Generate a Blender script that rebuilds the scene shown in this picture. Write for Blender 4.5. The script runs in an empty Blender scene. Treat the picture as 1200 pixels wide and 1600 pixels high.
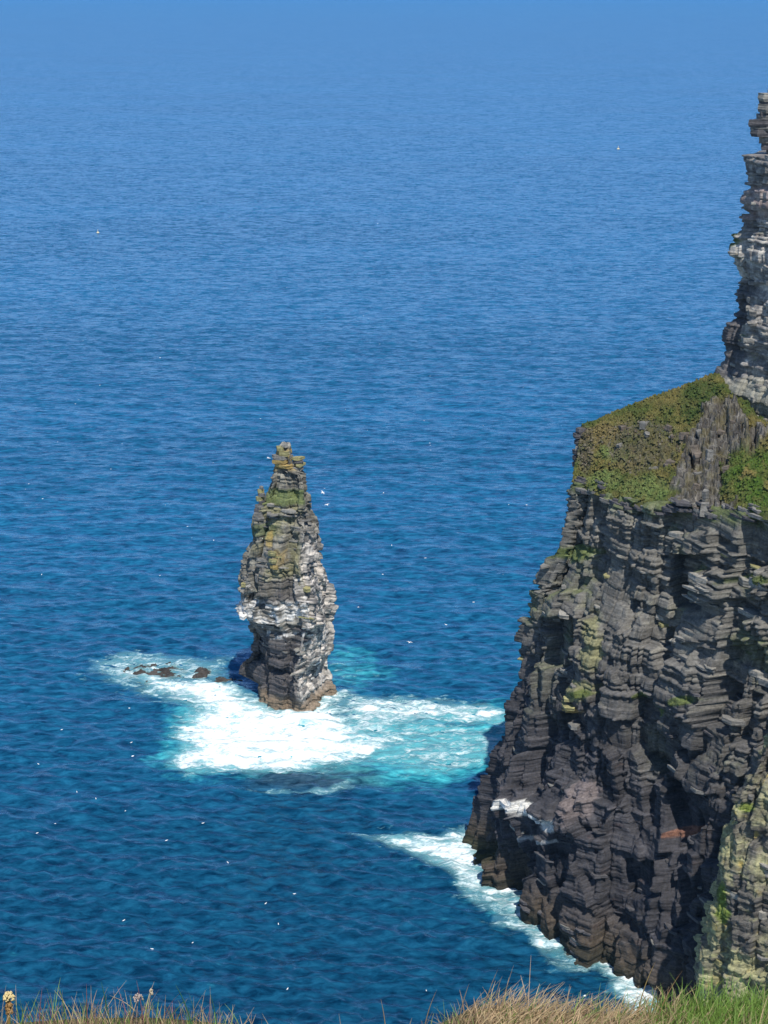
import bpy, math, random
import numpy as np
random.seed(7)
rng = np.random.default_rng(7)
S = bpy.context.scene
R = math.radians

# ------------------------------------------------------------------ camera, sky, sun, exposure
EYE = 170.0
FPX = 2800.0
PITCH = math.atan(815.0 / FPX)
cam = bpy.data.objects.new('camera', bpy.data.cameras.new('camera'))
S.collection.objects.link(cam)
cam.location = (0, 0, EYE)
cam.rotation_euler = (R(90) - PITCH, 0, 0)
cam.data.sensor_fit = 'VERTICAL'
cam.data.angle = 2 * math.atan(800.0 / FPX)
cam.data.clip_start = 0.1
cam.data.clip_end = 120000
S.camera = cam

SUN = np.array([0.13, -0.52, 0.83]); SUN /= np.linalg.norm(SUN)
sun_el = math.asin(SUN[2]); sun_az = math.atan2(SUN[0], SUN[1])
w = bpy.data.worlds.new('World'); S.world = w; w.use_nodes = True
wn = w.node_tree.nodes; wn.clear()
sky = wn.new('ShaderNodeTexSky'); sky.sky_type = 'NISHITA'; sky.sun_disc = False
sky.sun_elevation = sun_el; sky.sun_rotation = sun_az; sky.altitude = 100; sky.dust_density = 0.0; sky.air_density = 0.7; sky.ozone_density = 4.0
bg = wn.new('ShaderNodeBackground'); bg.inputs[1].default_value = 0.15
wo = wn.new('ShaderNodeOutputWorld')
w.node_tree.links.new(sky.outputs[0], bg.inputs[0]); w.node_tree.links.new(bg.outputs[0], wo.inputs[0])
sl = bpy.data.lights.new('sun', 'SUN'); sl.energy = 4.4; sl.angle = R(0.5); sl.color = (1.0, 0.95, 0.88)
so = bpy.data.objects.new('sun', sl); S.collection.objects.link(so)
so.rotation_euler = (math.acos(SUN[2]), 0, math.atan2(SUN[1], SUN[0]) + math.pi / 2)
S.view_settings.view_transform = 'Standard'; S.view_settings.look = 'None'
S.view_settings.exposure = 0.25; S.view_settings.gamma = 1.0
S.view_settings.use_curve_mapping = False
S.render.engine = 'CYCLES'
S.cycles.max_bounces = 5; S.cycles.diffuse_bounces = 2; S.cycles.glossy_bounces = 3
S.cycles.volume_bounces = 0; S.cycles.transparent_max_bounces = 8

# ------------------------------------------------------------------ survey helpers (metres, eye at x=0 y=0)
cp, sp_ = math.cos(PITCH), math.sin(PITCH)
def ray(px, py):
    a = (np.asarray(px, float) - 600) / FPX; b = (800 - np.asarray(py, float)) / FPX
    return a, cp + b * sp_, -sp_ + b * cp
def at_y(px, py, Y):
    dx, dy, dz = ray(px, py); t = Y / dy
    return np.stack([dx * t, Y + 0 * dx, EYE + dz * t], -1)
def on_sea(px, py):
    dx, dy, dz = ray(px, py); t = -EYE / dz
    return np.stack([dx * t, dy * t], -1)
def x_at(px, Y, z):
    zc = Y * cp + (EYE - z) * sp_
    return (np.asarray(px, float) - 600) / FPX * zc
def z_at(py, Y):
    return at_y(600, py, Y)[..., 2]
def bearing(P):
    d = P - np.array([0, 0, EYE]); zc = d[..., 1] * cp - d[..., 2] * sp_
    up = d[..., 1] * sp_ + d[..., 2] * cp
    return 600 + FPX * d[..., 0] / zc, 800 - FPX * up / zc

# ------------------------------------------------------------------ noise in numpy
def hsh(*k):
    h = np.zeros(np.broadcast(*k).shape, np.uint32) + np.uint32(2166136261)
    for a in k:
        h = (h ^ (np.asarray(a).astype(np.int64) & 0xffffffff).astype(np.uint32)) * np.uint32(2654435761)
        h ^= h >> np.uint32(15)
    h = h * np.uint32(2246822519); h ^= h >> np.uint32(13); h = h * np.uint32(3266489917); h ^= h >> np.uint32(16)
    return h.astype(np.float64) / 4294967295.0
def vn(x, y, z, seed=0):
    xi, yi, zi = np.floor(x), np.floor(y), np.floor(z)
    fx, fy, fz = x - xi, y - yi, z - zi
    fx = fx * fx * (3 - 2 * fx); fy = fy * fy * (3 - 2 * fy); fz = fz * fz * (3 - 2 * fz)
    o = 0
    for i in (0, 1):
        for j in (0, 1):
            for k in (0, 1):
                o = o + hsh(xi + i, yi + j, zi + k, np.int64(seed)) * (fx if i else 1 - fx) * (fy if j else 1 - fy) * (fz if k else 1 - fz)
    return o * 2 - 1
def fbm(x, y, z, octv=4, seed=0):
    x, y, z = np.broadcast_arrays(np.asarray(x, float), np.asarray(y, float), np.asarray(z, float))
    o = 0; a = 1; t = 0
    for i in range(octv):
        o = o + a * vn(x * 2**i + 17.3 * i, y * 2**i - 5.1 * i, z * 2**i + 3.7 * i, seed + i); t += a; a *= 0.5
    return o / t
def sstep(a, b, x):
    t = np.clip((x - a) / (b - a), 0, 1); return t * t * (3 - 2 * t)

# ------------------------------------------------------------------ scene helpers
def link(o):
    S.collection.objects.link(o); return o
def tag(o, label=None, cat=None, group=None, kind=None):
    if label: o['label'] = label
    if cat: o['category'] = cat
    if group: o['group'] = group
    if kind: o['kind'] = kind
    return o
def empty(name, loc, label, cat, group=None):
    o = link(bpy.data.objects.new(name, None)); o.location = loc; o.empty_display_size = 1
    return tag(o, label, cat, group)
def adopt(o, parent):
    o.parent = parent
    o.matrix_parent_inverse = __import__('mathutils').Matrix.Translation(-parent.location) if parent.parent is None else parent.matrix_world.inverted()
    return o
def mesh_np(name, V, F, mat, attrs=None, parent=None, smooth=False):
    """V (n,3), F (m,4) or (m,3) int."""
    me = bpy.data.meshes.new(name)
    n, k = F.shape
    me.vertices.add(len(V)); me.vertices.foreach_set('co', np.ascontiguousarray(V, np.float32).ravel())
    me.loops.add(n * k); me.loops.foreach_set('vertex_index', np.ascontiguousarray(F, np.int32).ravel())
    me.polygons.add(n); me.polygons.foreach_set('loop_start', np.arange(0, n * k, k, dtype=np.int32))
    me.polygons.foreach_set('loop_total', np.full(n, k, np.int32))
    if smooth: me.polygons.foreach_set('use_smooth', np.ones(n, bool))
    me.update(calc_edges=True)
    for an, A in (attrs or {}).items():
        at = me.attributes.new(an, 'FLOAT_COLOR', 'POINT')
        at.data.foreach_set('color', np.ascontiguousarray(np.concatenate([A, np.ones((len(A), 1))], 1), np.float32).ravel())
    me.materials.append(mat)
    o = link(bpy.data.objects.new(name, me))
    if parent is not None: adopt(o, parent)
    return o
def grid_faces(nr, nc, closed=False):
    r = np.arange(nr - 1)[:, None]; c = np.arange(nc if closed else nc - 1)[None, :]
    c2 = (c + 1) % nc
    a = r * nc + c; b = r * nc + c2; d = (r + 1) * nc + c; e = (r + 1) * nc + c2
    return np.stack([a, b, e, d], -1).reshape(-1, 4)
def grid_normals(P, closed=False):
    if closed: du = np.roll(P, -1, 1) - np.roll(P, 1, 1)
    else: du = np.gradient(P, axis=1)
    dv = np.gradient(P, axis=0)
    n = np.cross(du, dv); n /= np.linalg.norm(n, axis=-1, keepdims=True) + 1e-9
    return n

# ------------------------------------------------------------------ materials
def new_mat(name):
    m = bpy.data.materials.new(name); m.use_nodes = True; nt = m.node_tree; nt.nodes.clear()
    return m, nt
def N(nt, t, **kw):
    n = nt.nodes.new(t)
    for k, v in kw.items():
        if k == 'ins':
            for a, b in v.items(): n.inputs[a].default_value = b
        else: setattr(n, k, v)
    return n
def ramp(nt, fac, stops):
    r = N(nt, 'ShaderNodeValToRGB'); e = r.color_ramp.elements
    while len(e) < len(stops): e.new(0.5)
    for i, (p, c) in enumerate(stops):
        e[i].position = p; e[i].color = (*c, 1) if len(c) == 3 else c
    nt.links.new(fac, r.inputs[0]); return r.outputs[0]
def mixc(nt, f, a, b, bt='MIX'):
    m = N(nt, 'ShaderNodeMix', data_type='RGBA', blend_type=bt)
    for s, v in ((0, f), (6, a), (7, b)):
        if hasattr(v, 'is_output'): nt.links.new(v, m.inputs[s])
        else: m.inputs[s].default_value = v if s == 0 else (*v, 1)
    return m.outputs[2]
def mth(nt, op, a, b=0.0, c=0.0, clamp=False):
    m = N(nt, 'ShaderNodeMath', operation=op, use_clamp=clamp)
    for s, v in ((0, a), (1, b), (2, c)):
        if hasattr(v, 'is_output'): nt.links.new(v, m.inputs[s])
        else: m.inputs[s].default_value = v
    return m.outputs[0]
def noise(nt, vec, scale, detail=4, rough=0.55, dist=0.0, vscale=None, rot=None):
    if vscale is not None or rot is not None:
        mp = N(nt, 'ShaderNodeMapping')
        if vscale is not None: mp.inputs['Scale'].default_value = vscale
        if rot is not None: mp.inputs['Rotation'].default_value = rot
        nt.links.new(vec, mp.inputs[0]); vec = mp.outputs[0]
    n = N(nt, 'ShaderNodeTexNoise', ins={'Scale': scale, 'Detail': detail, 'Roughness': rough, 'Distortion': dist})
    nt.links.new(vec, n.inputs['Vector']); return n.outputs[0]
def finish(nt, col, rough=0.85, bump=None, bs=0.5, bd=0.1, spec=0.3):
    p = N(nt, 'ShaderNodeBsdfPrincipled', ins={'Roughness': rough, 'Specular IOR Level': spec})
    if hasattr(col, 'is_output'): nt.links.new(col, p.inputs['Base Color'])
    else: p.inputs['Base Color'].default_value = (*col, 1)
    if bump is not None:
        b = N(nt, 'ShaderNodeBump', ins={'Strength': bs, 'Distance': bd})
        nt.links.new(bump, b.inputs['Height']); nt.links.new(b.outputs[0], p.inputs['Normal'])
    o = N(nt, 'ShaderNodeOutputMaterial'); nt.links.new(p.outputs[0], o.inputs[0]); return p

def rock_mat(name, tint=None):
    m, nt = new_mat(name)
    pos = N(nt, 'ShaderNodeNewGeometry').outputs['Position']
    if tint is None:
        a = N(nt, 'ShaderNodeAttribute', attribute_name='tint').outputs[0]
    else: a = tint
    bed = noise(nt, pos, 1.0, 5, 0.65, vscale=(0.25, 0.25, 3.2))
    grit = noise(nt, pos, 1.9, 5, 0.7)
    f1 = ramp(nt, bed, [(0.3, (0.62,) * 3), (0.7, (1.38,) * 3)])
    f2 = ramp(nt, grit, [(0.3, (0.6,) * 3), (0.72, (1.42,) * 3)])
    c = mixc(nt, 1.0, a, f1, 'MULTIPLY'); c = mixc(nt, 1.0, c, f2, 'MULTIPLY')
    h = mth(nt, 'ADD', mth(nt, 'MULTIPLY', bed, 1.4), grit)
    finish(nt, c, 0.9, h, 0.6, 0.22, 0.2)
    return m
M_ROCK = rock_mat('layered_rock')
M_SLAB = rock_mat('grey_slab_rock', (0.17, 0.165, 0.15))
M_SLABD = rock_mat('dark_slab_rock', (0.085, 0.082, 0.085))
M_SLABP = rock_mat('pale_slab_rock', (0.25, 0.24, 0.21))
M_GUANO = rock_mat('guano_rock', (0.62, 0.61, 0.57))
M_LICH = rock_mat('lichen_rock', (0.27, 0.25, 0.12))
M_OCHRE = rock_mat('ochre_rock', (0.33, 0.24, 0.09))
M_REEF = rock_mat('reef_rock', (0.13, 0.11, 0.09))

def turf_mat():
    m, nt = new_mat('turf')
    pos = N(nt, 'ShaderNodeNewGeometry').outputs['Position']
    a = N(nt, 'ShaderNodeAttribute', attribute_name='tint').outputs[0]
    g = noise(nt, pos, 1.3, 5, 0.75); g2 = noise(nt, pos, 0.35, 3, 0.6)
    c = mixc(nt, 1.0, a, ramp(nt, g, [(0.3, (0.45,) * 3), (0.72, (1.6,) * 3)]), 'MULTIPLY')
    c = mixc(nt, ramp(nt, g2, [(0.45, (0,) * 3), (0.65, (0.5,) * 3)]), c, (0.15, 0.13, 0.05))
    finish(nt, c, 0.95, g, 1.0, 0.5, 0.1); return m
M_TURF = turf_mat()

def sea_mat():
    m, nt = new_mat('sea_water')
    pos = N(nt, 'ShaderNodeNewGeometry').outputs['Position']
    a = N(nt, 'ShaderNodeAttribute', attribute_name='wmix')
    sep = N(nt, 'ShaderNodeSeparateColor'); nt.links.new(a.outputs[0], sep.inputs[0])
    turq, brown, teal = sep.outputs
    big = noise(nt, pos, 0.004, 4, 0.6, vscale=(0.6, 1.6, 1))
    c = mixc(nt, ramp(nt, big, [(0.35, (0,) * 3), (0.65, (1,) * 3)]), (0.0060, 0.075, 0.150), (0.0085, 0.098, 0.198))
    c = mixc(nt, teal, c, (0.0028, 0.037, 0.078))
    n1 = noise(nt, pos, 0.35, 4, 0.6, vscale=(0.6, 1.2, 1))
    tq = mth(nt, 'MULTIPLY', mth(nt, 'SUBTRACT', mth(nt, 'ADD', turq, mth(nt, 'MULTIPLY', n1, 1.5)), 1.0), 1.25, clamp=True)
    c = mixc(nt, tq, c, (0.04, 0.33, 0.38))
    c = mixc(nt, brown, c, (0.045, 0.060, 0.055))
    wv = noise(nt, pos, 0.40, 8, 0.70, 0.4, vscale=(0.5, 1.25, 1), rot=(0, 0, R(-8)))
    c = mixc(nt, 1.0, c, ramp(nt, wv, [(0.37, (0.22, 0.38, 0.48)), (0.5, (0.90, 0.97, 1.0)), (0.65, (2.3, 1.75, 1.6))]), 'MULTIPLY')  # bright crests and dark troughs of the waves painted into the water colour
    # small white flecks where crests break
    v = N(nt, 'ShaderNodeTexVoronoi', ins={'Scale': 0.16, 'Randomness': 1.0})
    mp = N(nt, 'ShaderNodeMapping'); mp.inputs['Scale'].default_value = (1, 1.3, 0.0)
    nt.links.new(pos, mp.inputs[0]); nt.links.new(mp.outputs[0], v.inputs['Vector'])
    fl = mth(nt, 'LESS_THAN', v.outputs['Distance'], 0.05)
    gate = noise(nt, pos, 0.03, 3, 0.6)
    gate = mth(nt, 'GREATER_THAN', gate, 0.52)
    vs = N(nt, 'ShaderNodeSeparateColor'); nt.links.new(v.outputs['Color'], vs.inputs[0])
    fl = mth(nt, 'MULTIPLY', mth(nt, 'MULTIPLY', fl, gate), mth(nt, 'GREATER_THAN', vs.outputs[0], 0.6))
    c = mixc(nt, fl, c, (0.75, 0.78, 0.8))
    # chop: random wave-facet slopes added to the normal of the modelled waves
    def facet(scale, det, rot, amp):
        mp = N(nt, 'ShaderNodeMapping'); mp.inputs['Scale'].default_value = (0.55, 1.2, 1); mp.inputs['Rotation'].default_value = (0, 0, R(rot)); nt.links.new(pos, mp.inputs[0])
        n = N(nt, 'ShaderNodeTexNoise', ins={'Scale': scale, 'Detail': det, 'Roughness': 0.7, 'Distortion': 0.4}); nt.links.new(mp.outputs[0], n.inputs['Vector'])
        a = N(nt, 'ShaderNodeVectorMath', operation='SUBTRACT'); nt.links.new(n.outputs['Color'], a.inputs[0]); a.inputs[1].default_value = (0.5, 0.5, 0.5)
        b = N(nt, 'ShaderNodeVectorMath', operation='MULTIPLY'); nt.links.new(a.outputs[0], b.inputs[0]); b.inputs[1].default_value = (amp, amp * 1.1, 0); return b.outputs[0]
    a1 = N(nt, 'ShaderNodeVectorMath', operation='ADD'); nt.links.new(facet(0.42, 8, -8, 1.1), a1.inputs[0]); nt.links.new(facet(1.9, 5, 14, 0.45), a1.inputs[1])
    a0 = N(nt, 'ShaderNodeVectorMath', operation='ADD'); nt.links.new(facet(0.12, 3, 20, 0.55), a0.inputs[0]); nt.links.new(a1.outputs[0], a0.inputs[1]); a1 = a0
    a2 = N(nt, 'ShaderNodeVectorMath', operation='ADD'); nt.links.new(a1.outputs[0], a2.inputs[0]); nt.links.new(N(nt, 'ShaderNodeNewGeometry').outputs['Normal'], a2.inputs[1])
    a3 = N(nt, 'ShaderNodeVectorMath', operation='NORMALIZE'); nt.links.new(a2.outputs[0], a3.inputs[0])
    df = N(nt, 'ShaderNodeBsdfDiffuse'); gl = N(nt, 'ShaderNodeBsdfAnisotropic', ins={'Roughness': 0.24, 'Color': (0.55, 0.74, 0.98, 1)})
    dt = N(nt, 'ShaderNodeVectorMath', operation='DOT_PRODUCT'); nt.links.new(a3.outputs[0], dt.inputs[0]); nt.links.new(N(nt, 'ShaderNodeNewGeometry').outputs['Incoming'], dt.inputs[1])
    frn = mth(nt, 'ADD', mth(nt, 'MULTIPLY', mth(nt, 'POWER', mth(nt, 'SUBTRACT', 1.0, mth(nt, 'MAXIMUM', dt.outputs['Value'], 0.06)), 4.0), 0.62), 0.004)
    mx = N(nt, 'ShaderNodeMixShader'); out = N(nt, 'ShaderNodeOutputMaterial')
    nt.links.new(c, df.inputs['Color'])
    for q in (df, gl): nt.links.new(a3.outputs[0], q.inputs['Normal'])
    nt.links.new(frn, mx.inputs[0]); nt.links.new(df.outputs[0], mx.inputs[1]); nt.links.new(gl.outputs[0], mx.inputs[2]); nt.links.new(mx.outputs[0], out.inputs[0])
    return m
M_SEA = sea_mat()

def foam_mat():
    m, nt = new_mat('sea_foam')
    pos = N(nt, 'ShaderNodeNewGeometry').outputs['Position']
    a = N(nt, 'ShaderNodeAttribute', attribute_name='dens')
    sep = N(nt, 'ShaderNodeSeparateColor'); nt.links.new(a.outputs[0], sep.inputs[0])
    d = sep.outputs[0]
    n1 = noise(nt, pos, 0.26, 9, 0.68, 0.5, vscale=(0.6, 1.5, 1), rot=(0, 0, R(-12)))
    n2 = noise(nt, pos, 1.1, 5, 0.65, 0.8, vscale=(0.7, 1.3, 1))
    n = mth(nt, 'ADD', mth(nt, 'MULTIPLY', n1, 1.25), mth(nt, 'MULTIPLY', n2, 0.55)); n = mth(nt, 'SUBTRACT', n, 0.40)
    x = mth(nt, 'SUBTRACT', mth(nt, 'ADD', mth(nt, 'MULTIPLY', d, 0.55), n), 0.86)
    al = mth(nt, 'MULTIPLY', mth(nt, 'ADD', x, 0.05), 3.0, clamp=True)
    milk = mth(nt, 'MULTIPLY', mth(nt, 'MULTIPLY', mth(nt, 'SUBTRACT', d, 0.45), 1.3, clamp=True), mth(nt, 'ADD', mth(nt, 'MULTIPLY', n2, 0.9), 0.35), clamp=True)
    al = mth(nt, 'MAXIMUM', al, milk)
    thick = mth(nt, 'MULTIPLY', mth(nt, 'SUBTRACT', x, 0.02), 3.0, clamp=True)
    c = mixc(nt, thick, (0.24, 0.58, 0.62), (0.80, 0.83, 0.83))
    p = N(nt, 'ShaderNodeBsdfPrincipled', ins={'Roughness': 0.8, 'Specular IOR Level': 0.2})
    nt.links.new(c, p.inputs['Base Color']); nt.links.new(al, p.inputs['Alpha'])
    b = N(nt, 'ShaderNodeBump', ins={'Strength': 0.7, 'Distance': 0.5}); nt.links.new(n2, b.inputs['Height']); nt.links.new(b.outputs[0], p.inputs['Normal'])
    o = N(nt, 'ShaderNodeOutputMaterial'); nt.links.new(p.outputs[0], o.inputs[0]); return m
M_FOAM = foam_mat()

# ------------------------------------------------------------------ sea surface
NW = 90
wl = np.exp(rng.uniform(math.log(1.6), math.log(20), NW)); wl = np.sort(wl)[::-1]
wdir = rng.normal(R(-97), R(38), NW)                     # travelling mostly towards the shore
wk = 2 * np.pi / wl; wph = rng.uniform(0, 2 * np.pi, NW)
wamp = 0.0125 * wl ** 0.90 * rng.uniform(0.5, 1.4, NW) * np.where(wl > 6, 0.34, 0.9)
def sea_wave(X, Y, cell=None):
    """returns dx, dy, z"""
    dx = np.zeros_like(X); dy = np.zeros_like(X); z = np.zeros_like(X)
    for k, d, ph, A, L in zip(wk, wdir, wph, wamp, wl):
        cx, cy = math.cos(d), math.sin(d)
        th = k * (cx * X + cy * Y) + ph
        a = A if cell is None else A * np.clip((L / cell - 2.0) / 2.0, 0, 1)
        s_, c_ = np.sin(th), np.cos(th)
        z += a * c_; dx -= 0.12 * a * cx * s_; dy -= 0.12 * a * cy * s_
    return dx, dy, z

def poly_sd(X, Y, poly):
    """signed distance (positive inside) to a closed polygon in plan."""
    P = np.asarray(poly, float); n = len(P); d = np.full(X.shape, 1e9); ins = np.zeros(X.shape, bool)
    for i in range(n):
        a, b = P[i], P[(i + 1) % n]; e = b - a; L = e @ e + 1e-9
        t = np.clip(((X - a[0]) * e[0] + (Y - a[1]) * e[1]) / L, 0, 1)
        d = np.minimum(d, np.hypot(X - a[0] - t * e[0], Y - a[1] - t * e[1]))
        c = ((a[1] > Y) != (b[1] > Y))
        xx = a[0] + (Y - a[1]) * e[0] / (e[1] if abs(e[1]) > 1e-9 else 1e-9)
        ins ^= c & (X < xx)
    return np.where(ins, d, -d)
def W(pts):
    p = np.asarray(pts, float); return on_sea(p[:, 0], p[:, 1])
# foam patches: outline, density, softness (m)
FOAM = [
 (W([(150,1040),(200,1066),(270,1098),(300,1122),(278,1156),(312,1196),(430,1203),(520,1202),(590,1190),(600,1160),(570,1135),(540,1118),(525,1085),(440,1110),(400,1095),(355,1074),(330,1062),(270,1066),(215,1048)]), 1.28, 8),
 (W([(520,1092),(600,1088),(700,1095),(800,1103),(800,1140),(760,1128),(700,1128),(640,1140),(600,1165),(560,1140)]), 1.0, 5),
 (W([(560,1140),(640,1130),(800,1130),(800,1185),(700,1205),(600,1210),(560,1200)]), 0.74, 6),
 (W([(110,1030),(230,1020),(375,1026),(380,1065),(200,1078),(140,1050)]), 0.80, 6),
 (W([(150,1058),(235,1070),(320,1100),(340,1150),(330,1204),(285,1186),(262,1150),(268,1118),(205,1092)]), 0.78, 9),
 (W([(515,1018),(585,1022),(600,1050),(560,1075),(520,1070)]), 0.48, 5),
 (W([(600,1028),(740,1028),(720,1052),(600,1056)]), 0.18, 6),
 (W([(385,1233),(450,1241),(520,1232),(560,1220),(572,1234),(500,1246),(400,1248)]), 0.72, 1.5),
 (W([(585,1303),(650,1300),(745,1300),(760,1365),(790,1405),(890,1452),(905,1486),(850,1466),(780,1432),(735,1400),(690,1370),(650,1338),(600,1325)]), 1.12, 5),
 (W([(880,1470),(955,1490),(1005,1512),(1050,1560),(1080,1640),(1020,1600),(960,1530),(890,1495)]), 1.1, 2.5),
]
TURQ = [(W([(280,1090),(560,1130),(640,1120),(810,1095),(815,1195),(700,1215),(590,1220),(480,1208),(300,1200),(250,1165)]), 0.95, 6),
        (W([(510,1010),(590,1015),(610,1060),(540,1085)]), 0.6, 5),
        (W([(620,1310),(750,1300),(800,1400),(1000,1510),(1050,1600),(950,1560),(820,1480),(700,1400)]), 0.28, 8)]
BROWN = [(W([(400,1206),(470,1200),(590,1200),(600,1222),(540,1232),(450,1236),(400,1226)]), 0.45, 3.0)]  # kelp and the stack's dark reflection, both put into the water colour
TEAL = [(np.array([(-260, 100), (260, 100), (260, 350), (-260, 350)], float), 0.80, 95), (W([(350,1215),(600,1215),(760,1225),(740,1300),(900,1480),(1080,1640),(700,1700),(560,1560),(620,1400),(450,1350),(400,1260)]), 0.55, 22)]  # first area paints the near water's weaker sky reflection as darker colour
def patchsum(X, Y, L, warp=1.0):
    wx = fbm(X * 0.09, Y * 0.09, 0.0, 4, 31) * 7 * warp; wy = fbm(X * 0.09, Y * 0.09, 5.0, 4, 47) * 7 * warp
    o = np.zeros_like(X)
    for poly, dens, soft in L:
        k = min(1, soft / 3.0)
        sd = poly_sd(X + wx * k, Y + wy * k, poly)
        o = np.maximum(o, dens * sstep(-soft * 1.4, soft * 1.1, sd))
    return o

th = np.concatenate([np.linspace(-60, -15.5, 45)[:-1], np.linspace(-15.5, 15.5, 780), np.linspace(15.5, 60, 45)[1:]])
th = np.radians(th)
rr = 1.0 / np.linspace(1 / 205.0, 1 / 45000.0, 780)
TH, RR = np.meshgrid(th, rr)
X, Y = RR * np.sin(TH), RR * np.cos(TH)
cell = np.maximum(RR * (th[500] - th[499]), np.gradient(rr)[:, None] * np.ones_like(TH))
near = RR < 4200
dx, dy, z = sea_wave(X, Y, cell)
P = np.stack([X + dx, Y + dy, z], -1)
wm = np.zeros((*X.shape, 3))
zone = (X > -400) & (X < 400) & (Y > 100) & (Y < 620)
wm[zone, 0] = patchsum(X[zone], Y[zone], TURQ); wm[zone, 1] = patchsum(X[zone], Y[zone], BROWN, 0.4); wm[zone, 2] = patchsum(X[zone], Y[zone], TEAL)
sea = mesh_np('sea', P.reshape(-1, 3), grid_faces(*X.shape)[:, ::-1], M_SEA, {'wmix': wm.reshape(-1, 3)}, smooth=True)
sea['kind'] = 'structure'; sea['label'] = 'deep blue choppy sea reaching out to the hazy horizon'

def foam_sheet(x0, x1, y0, y1, st, label):
    xs = np.arange(x0, x1, st); ys = np.arange(y0, y1, st)
    X, Y = np.meshgrid(xs, ys)
    D = patchsum(X, Y, FOAM)
    ex = on_sea(*np.array([(735, 1352), (772, 1376), (782, 1394), (835, 1436), (905, 1484), (955, 1500), (1002, 1524), (1045, 1575), (1110, 1680)], float).T)
    dist = np.full(X.shape, 1e9)
    for a_, b_ in zip(ex[:-1], ex[1:]):
        e_ = b_ - a_; t_ = np.clip(((X - a_[0]) * e_[0] + (Y - a_[1]) * e_[1]) / (e_ @ e_), 0, 1); dist = np.minimum(dist, np.hypot(X - a_[0] - t_ * e_[0], Y - a_[1] - t_ * e_[1]))
    D = np.maximum(D, (0.92 + 0.7 * fbm(X / 9, Y / 9, 2.0, 3, 19)) * sstep(11, 3.0, dist + 6.0 * fbm(X / 6, Y / 6, 4.0, 4, 14)))
    dx, dy, z = sea_wave(X, Y)
    lump = fbm(X * 0.5, Y * 0.5, 0.0, 4, 5)
    P = np.stack([X + dx, Y + dy, z + 0.10 + np.clip(D, 0, 1) * 0.55 * np.clip(lump + 0.3, 0, 1.2)], -1)
    F = grid_faces(*X.shape)
    keep = (D.ravel()[F].max(1) > 0.08)
    F = F[keep]; u, inv = np.unique(F, return_inverse=True)
    o = mesh_np('foam', P.reshape(-1, 3)[u], inv.reshape(F.shape), M_FOAM, {'dens': np.repeat(D.ravel()[u][:, None], 3, 1)}, smooth=True)
    tag(o, label, 'foam', None, 'stuff')
foam_sheet(-95, 42, 362, 470, 0.32, 'white and turquoise surf boiling round the foot of the sea stack')
foam_sheet(-8, 62, 255, 352, 0.30, 'white surf washing along the foot of the dark headland cliff')

# ------------------------------------------------------------------ rock relief
def make_beds(seed, z0=-8, z1=175):
    r = random.Random(seed); z = z0; b = [z]; 
    while z < z1:
        run = r.choice(['thin', 'thin', 'mid', 'thick'])
        for _ in range(r.randint(3, 9) if run != 'thick' else r.randint(1, 2)):
            z += {'thin': r.uniform(0.35, 0.75), 'mid': r.uniform(0.7, 1.3), 'thick': r.uniform(1.4, 2.4)}[run]
            b.append(z)
    return np.array(b)
BEDS = make_beds(3)
BANDS = BEDS[np.cumsum(np.random.default_rng(5).integers(4, 13, 40)).clip(0, len(BEDS) - 1)]
BANDS = np.unique(BANDS)
def rows_for(z0, z1, step=0.26):
    out = []
    for a, b in zip(BEDS[:-1], BEDS[1:]):
        if b < z0 or a > z1: continue
        n = max(2, int(math.ceil((b - a) / step)))
        out += list(np.linspace(a + 0.03, b - 0.03, n))
    out = np.array(out); return out[(out >= z0) & (out <= z1)]
def col_edges(seed, s0, s1, lo, hi):
    r = random.Random(seed); s = s0; e = []
    while s < s1: e.append(s); s += r.uniform(lo, hi)
    return np.array(e)
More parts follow.
